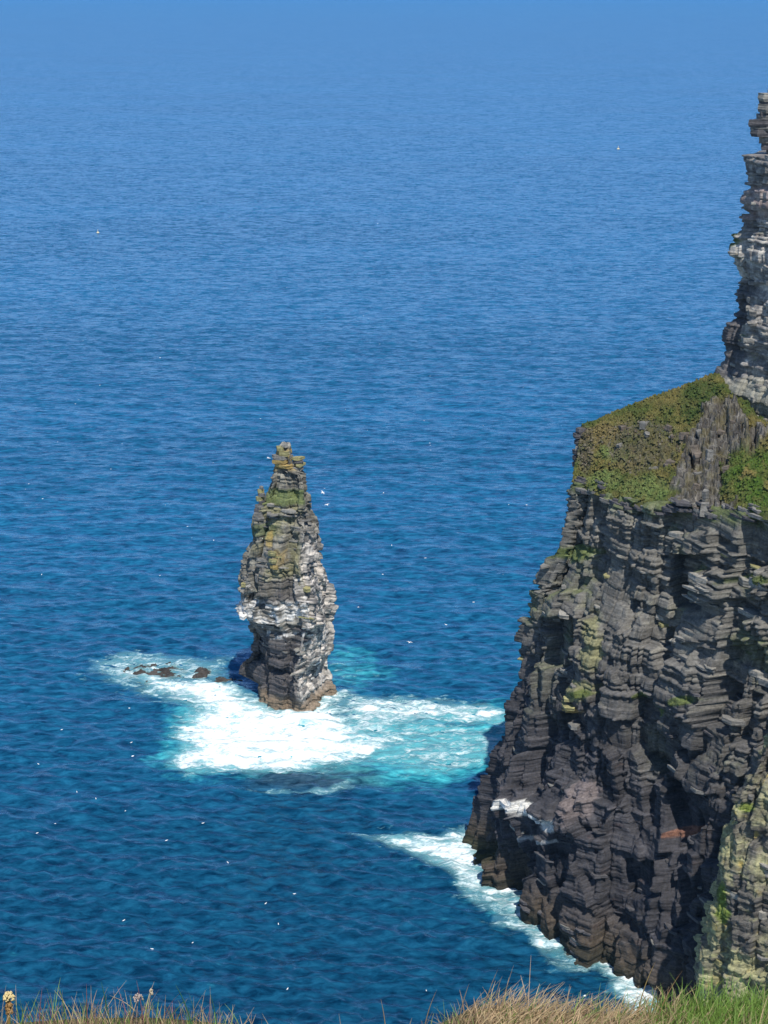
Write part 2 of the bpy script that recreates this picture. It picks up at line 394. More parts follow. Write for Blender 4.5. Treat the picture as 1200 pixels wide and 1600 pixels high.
def relief(s, wz, seed, big=1.0, small=1.0, lo=2.6, hi=8.5, miss=0.14, smax=400):
    """outward relief (m) and a per-block tone for a jointed, bedded face."""
    s, wz = np.broadcast_arrays(s, wz)
    small = small * (0.35 + 1.25 * sstep(-0.35, 0.35, fbm(s / 7.0, wz / 11.0, seed * 0.37, 3, seed + 60)))
    k = np.searchsorted(BEDS, wz) ; kb = np.searchsorted(BANDS, wz)
    bl, bh = BEDS[np.clip(k - 1, 0, len(BEDS) - 1)], BEDS[np.clip(k, 0, len(BEDS) - 1)]
    e = col_edges(seed, -60, smax, lo, hi)
    sw = s + 1.1 * fbm(s * 0.08, wz * 0.05, seed * 1.7, 2, seed) + 1.2 * (hsh(kb, np.int64(seed)) - 0.5)
    c = np.searchsorted(e, sw); ce, cf = e[np.clip(c - 1, 0, len(e) - 1)], e[np.clip(c, 0, len(e) - 1)]
    dj = np.minimum(np.abs(sw - ce), np.abs(cf - sw))
    o = 1.5 * big * (hsh(c, np.int64(seed + 1)) - 0.5) * 2
    o = o + 0.9 * big * (hsh(c, kb, np.int64(seed + 2)) - 0.5) * 2
    hm = hsh(c, kb, np.int64(seed + 3))
    o = o - np.where(hm < miss, 2.2 * big * (0.5 + hsh(c, kb, np.int64(seed + 9))), 0)
    # second, finer joint set
    e2w = 1.3 + 2.4 * hsh(kb, np.int64(seed + 4))
    q = (sw + 9 * hsh(kb, np.int64(seed + 5))) / e2w; c2 = np.floor(q); f2 = q - c2
    o = o + 0.50 * small * (hsh(c2, kb, np.int64(seed + 6)) - 0.5) * 2
    o = o - 0.28 * small * (np.minimum(f2, 1 - f2) * e2w < 0.11)
    # beds
    o = o + 0.46 * small * (hsh(k, np.int64(77)) - 0.5) * 2
    bw = 1.6 + 4.2 * hsh(k, np.int64(seed + 7)); qb = (s + 13 * hsh(k, np.int64(seed + 8))) / bw; cb = np.floor(qb); fb = qb - cb
    hb = hsh(k, cb, np.int64(seed + 10))
    o = o + 0.11 * small * (hb - 0.5) * 2
    o = o - np.where(hb < 0.05, 0.5 * small, 0)
    db = np.minimum(wz - bl, bh - wz)
    o = o - 0.26 * small * np.exp(-(db / 0.10) ** 2) * (0.3 + hsh(k, np.int64(12)))
    o = o - 0.7 * big * np.exp(-(dj / 0.18) ** 2)
    o = o + 0.9 * big * fbm(s / 11, wz / 16, seed, 3, seed + 20) + 0.06 * small * fbm(s / 1.3, wz / 0.9, seed, 3, seed + 30)
    tone = 0.72 + 0.56 * (0.5 * hb + 0.5 * hsh(c, kb, np.int64(seed + 2)))
    return o, tone
def facets(s, z, size, seed, tilt=0.35, zs=1.0):
    """broken planar faces: jittered cells, each with its own offset and tilt"""
    a = s / size + 0.35 * fbm(s / size / 1.5, z / size / 1.5, seed, 2, seed); b = z / (size * zs) + 0.35 * fbm(s / size / 1.5, z / size / 1.5, seed + 9, 2, seed)
    ia, ib = np.floor(a), np.floor(b); best = np.full(a.shape, 9.0); out = np.zeros(a.shape)
    for i in (-1, 0, 1):
        for j in (-1, 0, 1):
            ca, cb = ia + i, ib + j
            xa = ca + 0.1 + 0.8 * hsh(ca, cb, np.int64(seed)); xb = cb + 0.1 + 0.8 * hsh(ca, cb, np.int64(seed + 1))
            d = (a - xa) ** 2 + (b - xb) ** 2
            o = hsh(ca, cb, np.int64(seed + 2)) - 0.5 + tilt * 2 * ((hsh(ca, cb, np.int64(seed + 3)) - 0.5) * (a - xa) + (hsh(ca, cb, np.int64(seed + 4)) - 0.2) * (b - xb)) * 2
            m = d < best; best = np.where(m, d, best); out = np.where(m, o, out)
    return out
def smooth_path(pts, n_iter=2):
    P = np.asarray(pts, float)
    for _ in range(n_iter):
        Q = [P[0]]
        for a, b in zip(P[:-1], P[1:]):
            Q += [0.75 * a + 0.25 * b, 0.25 * a + 0.75 * b]
        Q.append(P[-1]); P = np.array(Q)
    return P
def resample(P, st):
    d = np.r_[0, np.cumsum(np.linalg.norm(np.diff(P, axis=0), axis=1))]
    s = np.arange(0, d[-1], st)
    return s, np.stack([np.interp(s, d, P[:, i]) for i in range(P.shape[1])], -1)
def smooth1(a, n):
    k = np.hanning(n + 2)[1:-1]; k /= k.sum()
    pad = np.concatenate([np.repeat(a[:1], n // 2, 0), a, np.repeat(a[-1:], n // 2, 0)])
    return np.stack([np.convolve(pad[:, i], k, 'valid')[:len(a)] for i in range(a.shape[1])], -1)
def lerp3(a, b, t): return a + (b - a) * t[..., None]
C = lambda *c: np.array(c, float)

def hit(u, v, x0, y0, x1, y1, soft):
    return sstep(x0 - soft, x0 + soft, u) * (1 - sstep(x1 - soft, x1 + soft, u)) * sstep(y0 - soft, y0 + soft, v) * (1 - sstep(y1 - soft, y1 + soft, v))
def blob(u, v, x, y, rx, ry, nz=None):
    d = ((u - x) / rx) ** 2 + ((v - y) / ry) ** 2
    if nz is not None: d = d * (1 + 0.8 * nz)
    return 1 - sstep(0.5, 1.2, d)

# ------------------------------------------------------------------ the headland
head = empty('headland_cliff', (45, 330, 0), 'tall dark layered headland cliff with turf shoulder rising from the sea at right', 'cliff')
# waterline, from the hidden back round the nose and on towards the viewer's own cliff
wlpx = W([(735, 1352), (772, 1376), (782, 1394), (835, 1436), (905, 1484), (955, 1500), (1002, 1524), (1045, 1575)])
path = np.concatenate([[(150, 400), (100, 392), (62, 375), (34, 354), (19.5, 338)], wlpx, [(61, 262), (74, 244), (100, 222), (140, 200)]])
s_l, P_l = resample(smooth_path(path, 2), 0.2)
T = smooth1(np.gradient(P_l, axis=0), 81); T /= np.linalg.norm(T, axis=1, keepdims=True)
Nrm = np.stack([T[:, 1], -T[:, 0]], -1)            # outward, to the sea
if Nrm[len(Nrm) // 2][0] > 0: Nrm = -Nrm
sn = s_l[np.argmin(np.linalg.norm(P_l - wlpx[0], axis=1))]       # s at the nose
kp = np.arange(len(s_l)); kp = kp[((s_l > sn - 14) & (s_l < sn + 92)) | (kp % 9 == 0)]
s_l, P_l, Nrm = s_l[kp], P_l[kp], Nrm[kp]
# lean of the nose, from its outline against the water
sil = [(735, 1345), (750, 1250), (757, 1210), (792, 1120), (806, 1060), (820, 990), (832, 925), (850, 885), (874, 830), (886, 765), (892, 740), (897, 700), (910, 662)]
zs, xs = [], []
for px, py in sil:
    p = at_y(px, py, 330 + 0.10 * (1345 - py) * 0.17); zs.append(p[2]); xs.append(p[0])
zs = np.array(zs); xs = np.array(xs) - xs[0]
def lean(z): return np.interp(z, zs, xs)
LIP_S = np.array([0, sn - 12, sn, sn + 20, sn + 45, sn + 70, sn + 140])
LIP_Z = np.array([80, 80, 80, 80.5, 83.5, 90, 92])
def lip_z(s): return np.interp(s, LIP_S, LIP_Z)
def lower_point(s_idx, z, extra=0):
    s = s_l[s_idx]
    ins = lean(z) * np.interp(s, [0, sn - 8, sn, sn + 25, sn + 60, sn + 110], [0.9, 0.95, 1.0, 0.95, 0.75, 0.6])
    # inward direction: mostly into the headland, turned towards +x at the nose
    n = Nrm[s_idx]
    return P_l[s_idx] - n * (ins - extra)[..., None] if np.ndim(ins) else P_l[s_idx] - n * (ins - extra)
wz = rows_for(-5, 92, 0.25)
si = np.arange(len(s_l)); SS, ZZ = np.meshgrid(s_l, wz); II = np.broadcast_to(si, SS.shape)
top = lip_z(SS)
warp = 0.9 * fbm(SS / 28, 0 * SS, 3.3, 2, 9) + 0.012 * (SS - sn)
ZT = np.minimum(ZZ - warp, top + 0.0 * SS)
over = np.clip(ZZ - warp - top, 0, None)                         # rows past the lip fold inwards under the turf
base_ins = lean(ZT) * np.interp(SS, [0, sn - 8, sn, sn + 25, sn + 60, sn + 110], [0.9, 0.95, 1.0, 0.95, 0.75, 0.6])
lowr = sstep(66, 24, ZZ + 12 * fbm(SS / 20, ZZ / 30, 0.0, 3, 2))
d, tone = relief(SS, ZZ, 11, big=1.15 + 0.1 * lowr, small=1.05 - 0.62 * lowr)
fc1 = facets(SS, ZZ + 0.35 * SS, 6.5, 201, 0.5, 1.8); fc2 = facets(SS + 0.3 * ZZ, ZZ - 0.2 * SS, 2.4, 202, 0.5, 1.3); fc3 = facets(SS, ZZ, 1.1, 203, 0.4, 0.8)
d = d + fc1 * (0.5 + 1.9 * lowr) + fc2 * (0.08 + 0.34 * lowr) + fc3 * (0.02 + 0.06 * lowr)
tone = tone * (1 + 0.25 * lowr * fc2)
n2 = Nrm[II]
P0 = np.concatenate([P_l[II] - n2 * base_ins[..., None], ZT[..., None]], -1)
U, V_ = bearing(P0)
# alcoves and buttresses that can be picked out in the view
sharp = 1.2
for (x0, y0, x1, y1, dd) in [(846, 968, 890, 1045, -4.2), (1052, 868, 1104, 950, -4.5), (1030, 985, 1058, 1040, -2.5), (868, 1115, 905, 1160, -3.0), (1050, 1215, 1082, 1330, -3.6), (982, 938, 996, 985, -2.5),
                             (1040, 1330, 1075, 1450, -2.8), (975, 1345, 1035, 1400, -2.2), (925, 1115, 960, 1200, -0.6), (1010, 1180, 1040, 1290, -2.2), (1105, 1010, 1200, 1100, -1.8),
                             (1105, 888, 1290, 935, 2.6), (885, 1070, 925, 1110, 1.4), (846, 925, 905, 965, 1.5), (1060, 830, 1135, 862, 2.2), (900, 1220, 935, 1290, 1.4), (790, 1245, 890, 1275, 1.3), (1075, 960, 1200, 1000, 1.2), (960, 1040, 985, 1260, 0.9), (1080, 1110, 1130, 1240, 1.2)]:
    jit = 5 * fbm(SS / 3, ZZ / 3, 1.0, 2, 5)
    d = d + dd * hit(U + jit, V_ + jit * 0.6, x0, y0, x1, y1, 2.2)
env = sstep(-0.2, 1.5, top + 0.6 - ZZ + warp)                     # relief dies out at the lip
d = d * (0.35 + 0.65 * env) + 0.3 - (1.2 + 1.5 * sstep(20, 45, ZZ)) * np.exp(-((SS - sn) / 8) ** 2)
foot = sstep(7, 0, ZT) * (1.0 + 1.3 * fbm(SS / 5, ZT / 4, 2, 3, 6))
P = P0.copy(); P[..., :2] += n2 * (d + foot * 1.1)[..., None] - n2 * (over * 1.6)[..., None]
nn = grid_normals(P)
upf = np.abs(nn[..., 2])
PX, PY, PZ = P[..., 0], P[..., 1], P[..., 2]
# colour: grey-buff beds above, dark slate below, brown wave-washed foot
f1 = fbm(PX / 9, PY / 9, PZ / 9, 4, 61); f2 = fbm(PX / 2.5, PY / 2.5, PZ / 1.2, 4, 62)
up = sstep(28, 70, PZ + 10 * f1)
col = lerp3(C(0.052, 0.051, 0.056), C(0.140, 0.134, 0.118), up)
col = col * tone[..., None]
col = lerp3(col, C(0.26, 0.25, 0.20), 0.55 * sstep(0.15, 0.5, f2) * up)
col = lerp3(col, C(0.13, 0.14, 0.075), 0.6 * sstep(0.05, 0.45, f1 + 0.3 * f2) * up)
col = lerp3(col, C(0.085, 0.066, 0.045), 0.75 * sstep(10, 3, PZ + 3.5 * f1))
col = lerp3(col, C(0.03, 0.03, 0.022), 0.8 * sstep(3.6, 1.8, PZ + 1.5 * f1))
col = lerp3(col, C(0.045, 0.045, 0.025), 0.8 * blob(U, V_, 760, 1335, 22, 30))
col = lerp3(col, C(0.66, 0.65, 0.60), 0.9 * np.maximum.reduce([blob(U, V_, 815, 1256, 22, 10, f2), blob(U, V_, 848, 1268, 26, 10, 0.6 * f2), blob(U, V_, 882, 1284, 18, 12, 0.6 * f2), 0.5 * blob(U, V_, 850, 1310, 40, 5, f2)]) )
col = lerp3(col, C(0.20, 0.095, 0.06), 0.75 * sstep(0.2, 0.9, blob(U, V_, 1062, 1303, 16, 9, f2) + 0.6 * f2))
col = lerp3(col, C(0.36, 0.24, 0.08), 0.7 * blob(U, V_, 905, 1108, 22, 6, f2))
col = lerp3(col, C(0.26, 0.25, 0.11), 0.6 * np.maximum(blob(U, V_, 935, 1000, 16, 50, f2), blob(U, V_, 915, 1075, 26, 16, f2)))
col = lerp3(col, C(0.22, 0.18, 0.17), 0.6 * blob(U, V_, 925, 1240, 18, 36, f2))
gr = np.maximum.reduce([blob(U, V_, 925, 1080, 14, 6, f2), blob(U, V_, 1040, 1105, 14, 12, f2), blob(U, V_, 1010, 1085, 12, 8, f2), blob(U, V_, 895, 865, 34, 16, f2), blob(U, V_, 1180, 905, 30, 8, f2), blob(U, V_, 1085, 1090, 20, 8, f2)])
gr = np.maximum(gr, sstep(0.6, 0.9, upf) * sstep(0.1, 0.4, f1) * up * 0.7)
gr = np.maximum(gr, sstep(3.5, 0.2, top - PZ + 2.0 * f2) * 0.9)
col = lerp3(col, C(0.10, 0.13, 0.035), 0.85 * gr)
col = lerp3(col, C(0.42, 0.41, 0.38), 0.55 * sstep(0.45, 0.6, fbm(PX / 1.5, PY / 1.5, PZ / 0.5, 3, 66)) * (U < 850) * (V_ < 1100))
lower = mesh_np('rock_face', P.reshape(-1, 3), grid_faces(*SS.shape), M_ROCK, {'tint': col.reshape(-1, 3)}, head)
lower['label'] = 'dark slate jointed rock face above the surf'
LOW = dict(P=P, U=U, V=V_, N=n2, P0=P0, SS=SS)

# turf shoulder between the lip and the upper wall
lipi = [int(np.searchsorted(s_l, sn + q)) for q in (-40, -12, -2, 2, 14, 26, 38, 50, 62, 78, 110, 150)]
lip = []
for i in lipi:
    i = min(max(i, 0), len(s_l) - 1); zl = lip_z(s_l[i]); q = np.interp(s_l[i], [0, sn - 8, sn, sn + 25, sn + 60, sn + 110], [0.9, 0.95, 1.0, 0.95, 0.75, 0.6])
    p = P_l[i] - Nrm[i] * (lean(zl) * q - 0.6); lip.append((p[0], p[1], zl - 0.6))
rid = [tuple(at_y(1130, 600, 362)), tuple(at_y(975, 640, 350)), tuple(at_y(918, 664, 344)), tuple(at_y(911, 664, 341.5)), tuple(at_y(935, 656, 340)), tuple(at_y(962, 642, 339)), tuple(at_y(1010, 624, 336)), tuple(at_y(1045, 612, 334)),
       tuple(at_y(1085, 597, 331)), tuple(at_y(1122, 582, 329)), tuple(at_y(1205, 690, 322)), tuple(at_y(1420, 680, 318))]
lip = np.array(lip); rid = np.array(rid)
nU = 760
tt = np.linspace(0, len(lip) - 1, nU)
def cr(A):
    return np.stack([np.interp(tt, np.arange(len(A)), A[:, i]) for i in range(3)], -1)
Lp, Rp = smooth1(cr(lip), 53), smooth1(cr(rid), 37)
nV = 170
v = np.linspace(-0.05, 1.0, nV)[:, None, None]
Pg = Lp[None] * (1 - v) + Rp[None] * v
vv = np.broadcast_to(v[..., 0], (nV, nU))
PX, PY = Pg[..., 0], Pg[..., 1]
U, V_ = bearing(Pg)
bulge = np.sin(np.clip(vv, 0, 1) * math.pi)
g1 = fbm(PX / 6, PY / 6, Pg[..., 2] / 6, 4, 71); g2 = fbm(PX / 1.6, PY / 1.6, Pg[..., 2] / 1.6, 4, 72); g3 = fbm(PX / 0.6, PY / 0.6, Pg[..., 2] / 0.6, 3, 73)
Zg = Pg[..., 2] + 1.8 * bulge * g1 + 1.5 * g2 * np.clip(bulge * 2, 0.15, 1) + 0.75 * g3 * np.clip(bulge * 2, 0.25, 1)
gully = np.maximum.reduce([blob(U, V_, 1128, 655, 34, 34, g2), blob(U, V_, 1108, 700, 38, 40, g2), blob(U, V_, 1092, 750, 40, 44, g2), blob(U, V_, 1092, 808, 50, 46, g2), blob(U, V_, 1165, 690, 34, 20, g2)])
rocky = np.maximum.reduce([0.6 * blob(U, V_, 1005, 700, 66, 46, g2), gully, 0.8 * blob(U, V_, 915, 700, 14, 40, g2)])
step_ = (hsh(np.floor(Zg / 0.7), np.floor(U / 9 + 3 * g1), np.int64(4)) - 0.3) * 1.1
Zg = Zg + (rocky - gully).clip(0) * step_ * np.clip(bulge * 2, 0, 1)
cu = np.floor(U / 15 + 0.5 * g1); bb = 1.1
Zr = Zg + (hsh(cu, np.int64(8)) - 0.4) * 2.6 + (hsh(np.floor(U / 6 + g1), np.floor(V_ / 26 + g1), np.int64(3)) - 0.5) * 1.4
fr = Zr / bb + 0.3 * fbm(U / 30, V_ / 30, 1.0, 2, 3); Zr = Zr + bb * (np.floor(fr) + sstep(0.78, 1.0, fr - np.floor(fr)) - fr) * 0.95 + 0.8
gm = sstep(0.25, 0.5, gully); Zg = Zg * (1 - gm) + Zr * gm
Pg2 = np.concatenate([Pg[..., :2], Zg[..., None]], -1)
col = lerp3(C(0.065, 0.090, 0.025), C(0.15, 0.13, 0.045), sstep(-0.2, 0.35, g1))
col = lerp3(col, C(0.045, 0.075, 0.022), 0.9 * np.maximum(blob(U, V_, 1095, 630, 34, 40, g2), sstep(0.1, 0.4, g2) * 0.6))
col = lerp3(col, C(0.17, 0.135, 0.06), 0.75 * blob(U, V_, 935, 680, 36, 14, g2))
col = lerp3(col, C(0.12, 0.17, 0.055), 0.75 * np.maximum.reduce([blob(U, V_, 1010, 765, 45, 20, g2), blob(U, V_, 945, 752, 35, 14, g2), blob(U, V_, 960, 715, 30, 12, g2)]))
rc = lerp3(C(0.065, 0.054, 0.045), C(0.12, 0.105, 0.085), sstep(-0.3, 0.3, g3)) 
col = lerp3(col, rc, rocky * (0.55 + 0.45 * sstep(-0.15, 0.15, g2 + 0.6 * g3)))
gt = 0.6 + 0.8 * hsh(np.floor(fr), np.floor(U / 9 + g1), np.int64(5))
col = lerp3(col, lerp3(C(0.085, 0.08, 0.075), C(0.17, 0.16, 0.14), sstep(-0.2, 0.3, g3)) * gt[..., None], gm * 0.95)
pk = np.maximum(blob(U, V_, 1185, 750, 48, 52), 0)
col = lerp3(col, lerp3(C(0.065, 0.115, 0.022), C(0.19, 0.155, 0.055), sstep(0.0, 0.3, g1 + 0.5 * g2)), pk)
# roll the sheet over the ridge and down the hidden seaward side
back = []
for j, (db, dz) in enumerate([(1.2, -0.5), (3.5, -4), (8, -20), (14, -60), (18, -100)]):
    b = Pg2[-1].copy(); b[:, 0] += db * 0.35 * 0; b[:, 1] += db; b[:, 2] += dz + (0.5 * g2[-1] if j < 2 else 0); back.append(b)
Pg3 = np.concatenate([Pg2, np.array(back)], 0); colg = np.concatenate([col, np.repeat(col[-1:], len(back), 0)], 0)
slope = mesh_np('turf_slope', Pg3.reshape(-1, 3), grid_faces(*Pg3.shape[:2]), M_TURF, {'tint': colg.reshape(-1, 3)}, head)
slope['label'] = 'sloping green and rust turf shoulder of the headland'

# tussocks and broken rock scattered over the shoulder
def clumps(name, count, pick, size, cols, mat, seed, parent):
    r = np.random.default_rng(seed); w_ = pick.ravel() / pick.sum(); idx = r.choice(len(w_), count, p=w_)
    c = Pg2.reshape(-1, 3)[idx] + r.normal(0, 0.15, (count, 3)) * [1, 1, 0.3]
    base = np.array([(1, 0, -0.4), (0.3, 0.95, -0.4), (-0.8, 0.6, -0.4), (-0.8, -0.6, -0.4), (0.3, -0.95, -0.4), (0.1, 0.1, 1.0), (0.5, -0.3, 0.7), (-0.4, 0.3, 0.75)])
    fc = np.array([(0, 1, 6), (1, 2, 7), (2, 3, 7), (3, 4, 6), (4, 0, 6), (1, 5, 6), (1, 7, 5), (3, 6, 7), (5, 7, 6)])
    sz = r.uniform(*size, count)[:, None, None]; ang = r.uniform(0, 6.28, count)
    b = base[None] * (1 + r.uniform(-0.35, 0.35, (count, 8, 3)))
    x = b[..., 0] * np.cos(ang)[:, None] - b[..., 1] * np.sin(ang)[:, None]; y = b[..., 0] * np.sin(ang)[:, None] + b[..., 1] * np.cos(ang)[:, None]
    Vc = c[:, None] + np.stack([x, y, b[..., 2]], -1) * sz
    F_ = (fc[None] + 8 * np.arange(count)[:, None, None]).reshape(-1, 3)
    bc = col.reshape(-1, 3)[idx] if cols is None else np.array(cols)[r.integers(0, len(cols), count)]
    cc_ = np.repeat(bc * r.uniform(0.8, 1.25, (count, 1)), 8, 0)
    o = mesh_np(name, Vc.reshape(-1, 3), F_, mat, {'tint': cc_}, parent); o['kind'] = 'stuff'
USL, VSL = U, V_
inview = (U > 880) & (U < 1260) & (vv > 0.01)
clumps('tussocks', 24000, inview * (1.12 - rocky).clip(0.0) * (gm < 0.5), (0.12, 0.34), None, M_TURF, 5, head)
clumps('broken_rock', 2500, inview * rocky * (gm < 0.5), (0.10, 0.36), [(0.075, 0.062, 0.045), (0.055, 0.055, 0.03), (0.085, 0.085, 0.04), (0.12, 0.11, 0.08)], M_ROCK, 6, head)

# upper wall
tw = np.array([(x_at(1200, 372, 110), 372), (x_at(1150, 352, 110), 352), (x_at(1122, 336, 110), 336), (x_at(1121, 331, 110), 331), (x_at(1160, 322, 110), 322), (x_at(1205, 312, 110), 312), (x_at(1300, 300, 110), 300), (x_at(1500, 285, 110), 285), (x_at(1800, 270, 110), 270)])
s_t, P_t = resample(smooth_path(tw, 2), 0.17)
T = smooth1(np.gradient(P_t, axis=0), 71); T /= np.linalg.norm(T, axis=1, keepdims=True)
Nt = np.stack([T[:, 1], -T[:, 0]], -1)
if Nt[len(Nt) // 2][1] > 0: Nt = -Nt
kp = np.arange(len(s_t)); uu_, _v = bearing(np.concatenate([P_t, np.full((len(P_t), 1), 110.0)], 1))
kp = kp[((uu_ < 1290) & (P_t[:, 1] < 345)) | (kp % 9 == 0)]; s_t, P_t, Nt = s_t[kp], P_t[kp], Nt[kp]
tsil = [(1112, 640), (1116, 600), (1128, 565), (1132, 530), (1135, 500), (1138, 450), (1146, 432), (1140, 410), (1141, 385), (1144, 368), (1156, 340), (1158, 310), (1164, 300), (1165, 288), (1168, 272), (1166, 242)]
tz = np.array([z_at(py, 333) for _, py in tsil]); tx = np.array([at_y(px, py, 333)[0] for px, py in tsil]); 
x0 = float(x_at(1121, 333, 110))
def tlean(z): return np.interp(z, tz, tx - x0)
ztop = float(z_at(241, 333))
wz = rows_for(80, ztop + 1.5, 0.22)
SS, ZZ = np.meshgrid(s_t, wz); II = np.broadcast_to(np.arange(len(s_t)), SS.shape)
ztl = ztop + 0.03 * (SS - s_t[np.argmin(np.hypot(P_t[:, 0] - x0, P_t[:, 1] - 333))])
ZT = np.minimum(ZZ, ztl); over = np.clip(ZZ - ztl, 0, None)
d, tone = relief(SS, ZZ, 23, big=0.5, small=0.9, lo=2.0, hi=6.0, miss=0.10)
nt2 = Nt[II]
P0 = np.concatenate([P_t[II] - nt2 * tlean(ZT)[..., None], ZT[..., None]], -1)
U, V_ = bearing(P0)
for (a, b, dd) in [(445, 500, -0.9), (545, 590, -0.4), (288, 296, -1.2), (240, 272, 0.5), (376, 440, -0.5), (330, 365, -0.8), (505, 540, 0.6), (600, 650, 0.2)]:
    d = d + dd * hit(U, V_ + 4 * fbm(SS / 4, ZZ / 4, 0, 2, 8), 1000, a, 1800, b, 1.5)
d = d - 1.1 * (sstep(300, 360, V_) - sstep(440, 530, V_)) + 0.6 * sstep(540, 620, V_)
P = P0.copy(); P[..., :2] += nt2 * (d - over * 5)[..., None]
nn = grid_normals(P); PX, PY, PZ = P[..., 0], P[..., 1], P[..., 2]
f1 = fbm(PX / 6, PY / 6, PZ / 5, 4, 81); f2 = fbm(PX / 2.0, PY / 2.0, PZ / 0.9, 4, 82)
col = lerp3(C(0.17, 0.16, 0.15), C(0.38, 0.36, 0.32), sstep(-0.25, 0.4, f2 + 0.4 * f1)) * tone[..., None]
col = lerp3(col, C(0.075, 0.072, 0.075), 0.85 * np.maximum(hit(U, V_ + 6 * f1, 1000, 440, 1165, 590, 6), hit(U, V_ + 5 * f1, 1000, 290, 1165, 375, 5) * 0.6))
col = lerp3(col, C(0.27, 0.26, 0.20), 0.7 * hit(U, V_ + 8 * f1, 1000, 590, 1600, 720, 8))
col = lerp3(col, C(0.30, 0.22, 0.20), 0.5 * hit(U, V_ + 5 * f1, 1000, 290, 1600, 345, 5))
col = lerp3(col, C(0.09, 0.12, 0.035), 0.85 * np.maximum(blob(U, V_, 1143, 375, 10, 14, f2), sstep(0.5, 0.8, np.abs(nn[..., 2])) * sstep(0.2, 0.5, f1)))
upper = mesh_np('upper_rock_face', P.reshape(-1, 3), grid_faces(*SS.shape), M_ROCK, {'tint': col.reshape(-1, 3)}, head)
upper['label'] = 'pale grey layered upper wall at the right edge'
TOW = dict(P=P, U=U, V=V_, N=nt2)
# turfed top of the upper wall
q0 = P[-1]; cen = np.array([q0[:, 0] + 14, q0[:, 1] + 16, q0[:, 2] + 1.0]).T
vv = np.linspace(0, 1, 24)[:, None, None]
Pt = q0[None] * (1 - vv) + cen[None] * vv
i0 = max(0, 0); 
Pt[..., 2] += 0.5 * fbm(Pt[..., 0] / 2, Pt[..., 1] / 2, 0.0, 3, 88) * (vv[..., 0] > 0.05) + 0.15
ct = lerp3(C(0.15, 0.15, 0.04), C(0.09, 0.14, 0.03), sstep(-0.3, 0.3, fbm(Pt[..., 0] / 2, Pt[..., 1] / 2, 3.0, 3, 89)))
mesh_np('turf_cap', Pt.reshape(-1, 3), grid_faces(*Pt.shape[:2]), M_TURF, {'tint': ct.reshape(-1, 3)}, head)

# ------------------------------------------------------------------ loose slabs and blocks, as parts
def slab_mesh(name, seed, n=9, flat=0.22, rough=1.0):
    """jagged plate, about 1 m across before scaling; top and bottom outlines differ"""
    r = random.Random(seed); V, F = [], []
    n = 5 + seed % 3
    ang = sorted((i + r.uniform(-0.38, 0.38)) * 2 * math.pi / n for i in range(n))
    rad = [r.uniform(0.36, 0.62) for _ in ang]
    for lvl, (zz, k) in enumerate([(-0.5, 0.97), (-0.12, 1.0), (0.40, 1.0), (0.5, 0.95)]):
        for a, q in zip(ang, rad):
            kk = k * q * (1 + r.uniform(-0.07, 0.07)); c_, s_ = math.cos(a), math.sin(a)
            m = 0.92
            V.append((kk * c_ / m, kk * s_ / m, flat * (zz + r.uniform(-0.08, 0.08))))
    for l in range(3):
        for i in range(n):
            j = (i + 1) % n; F.append((l * n + i, l * n + j, (l + 1) * n + j, (l + 1) * n + i))
    F.append(tuple(range(n))[::-1]); F.append(tuple(3 * n + i for i in range(n)))
    me = bpy.data.meshes.new(name); me.from_pydata(V, [], F); me.update(); return me
SLABS = {}
def slab_obj(mat, variant, name, parent, loc, dims, rz, tilt=0.0):
    key = (mat.name, variant)
    if key not in SLABS:
        me = slab_mesh('rock_slab', 100 + variant); me.materials.append(mat); SLABS[key] = me
    o = link(bpy.data.objects.new(name, SLABS[key]))
    o.scale = (dims[0], dims[1], dims[2] / 0.22); o.location = loc; o.rotation_euler = (tilt, tilt * 0.5, rz)
    adopt(o, parent); return o
def slab_at(D, px, py, parent, wdt, dep, thk, mat, out=0.25, name='rock_slab'):
    """a plate seated in the face where the view shows it"""
    e = (D['U'] - px) ** 2 + (D['V'] - py) ** 2
    i = np.unravel_index(np.argmin(e), e.shape)
    p = D['P'][i]; n = D['N'][i]
    a = math.atan2(n[1], n[0]) + math.pi / 2
    q = (p[0] + n[0] * (out - dep * 0.3), p[1] + n[1] * (out - dep * 0.3), p[2])
    return slab_obj(mat, random.randrange(6), name, parent, q, (wdt, dep, thk), a + random.uniform(-0.06, 0.06), random.uniform(-0.02, 0.02))
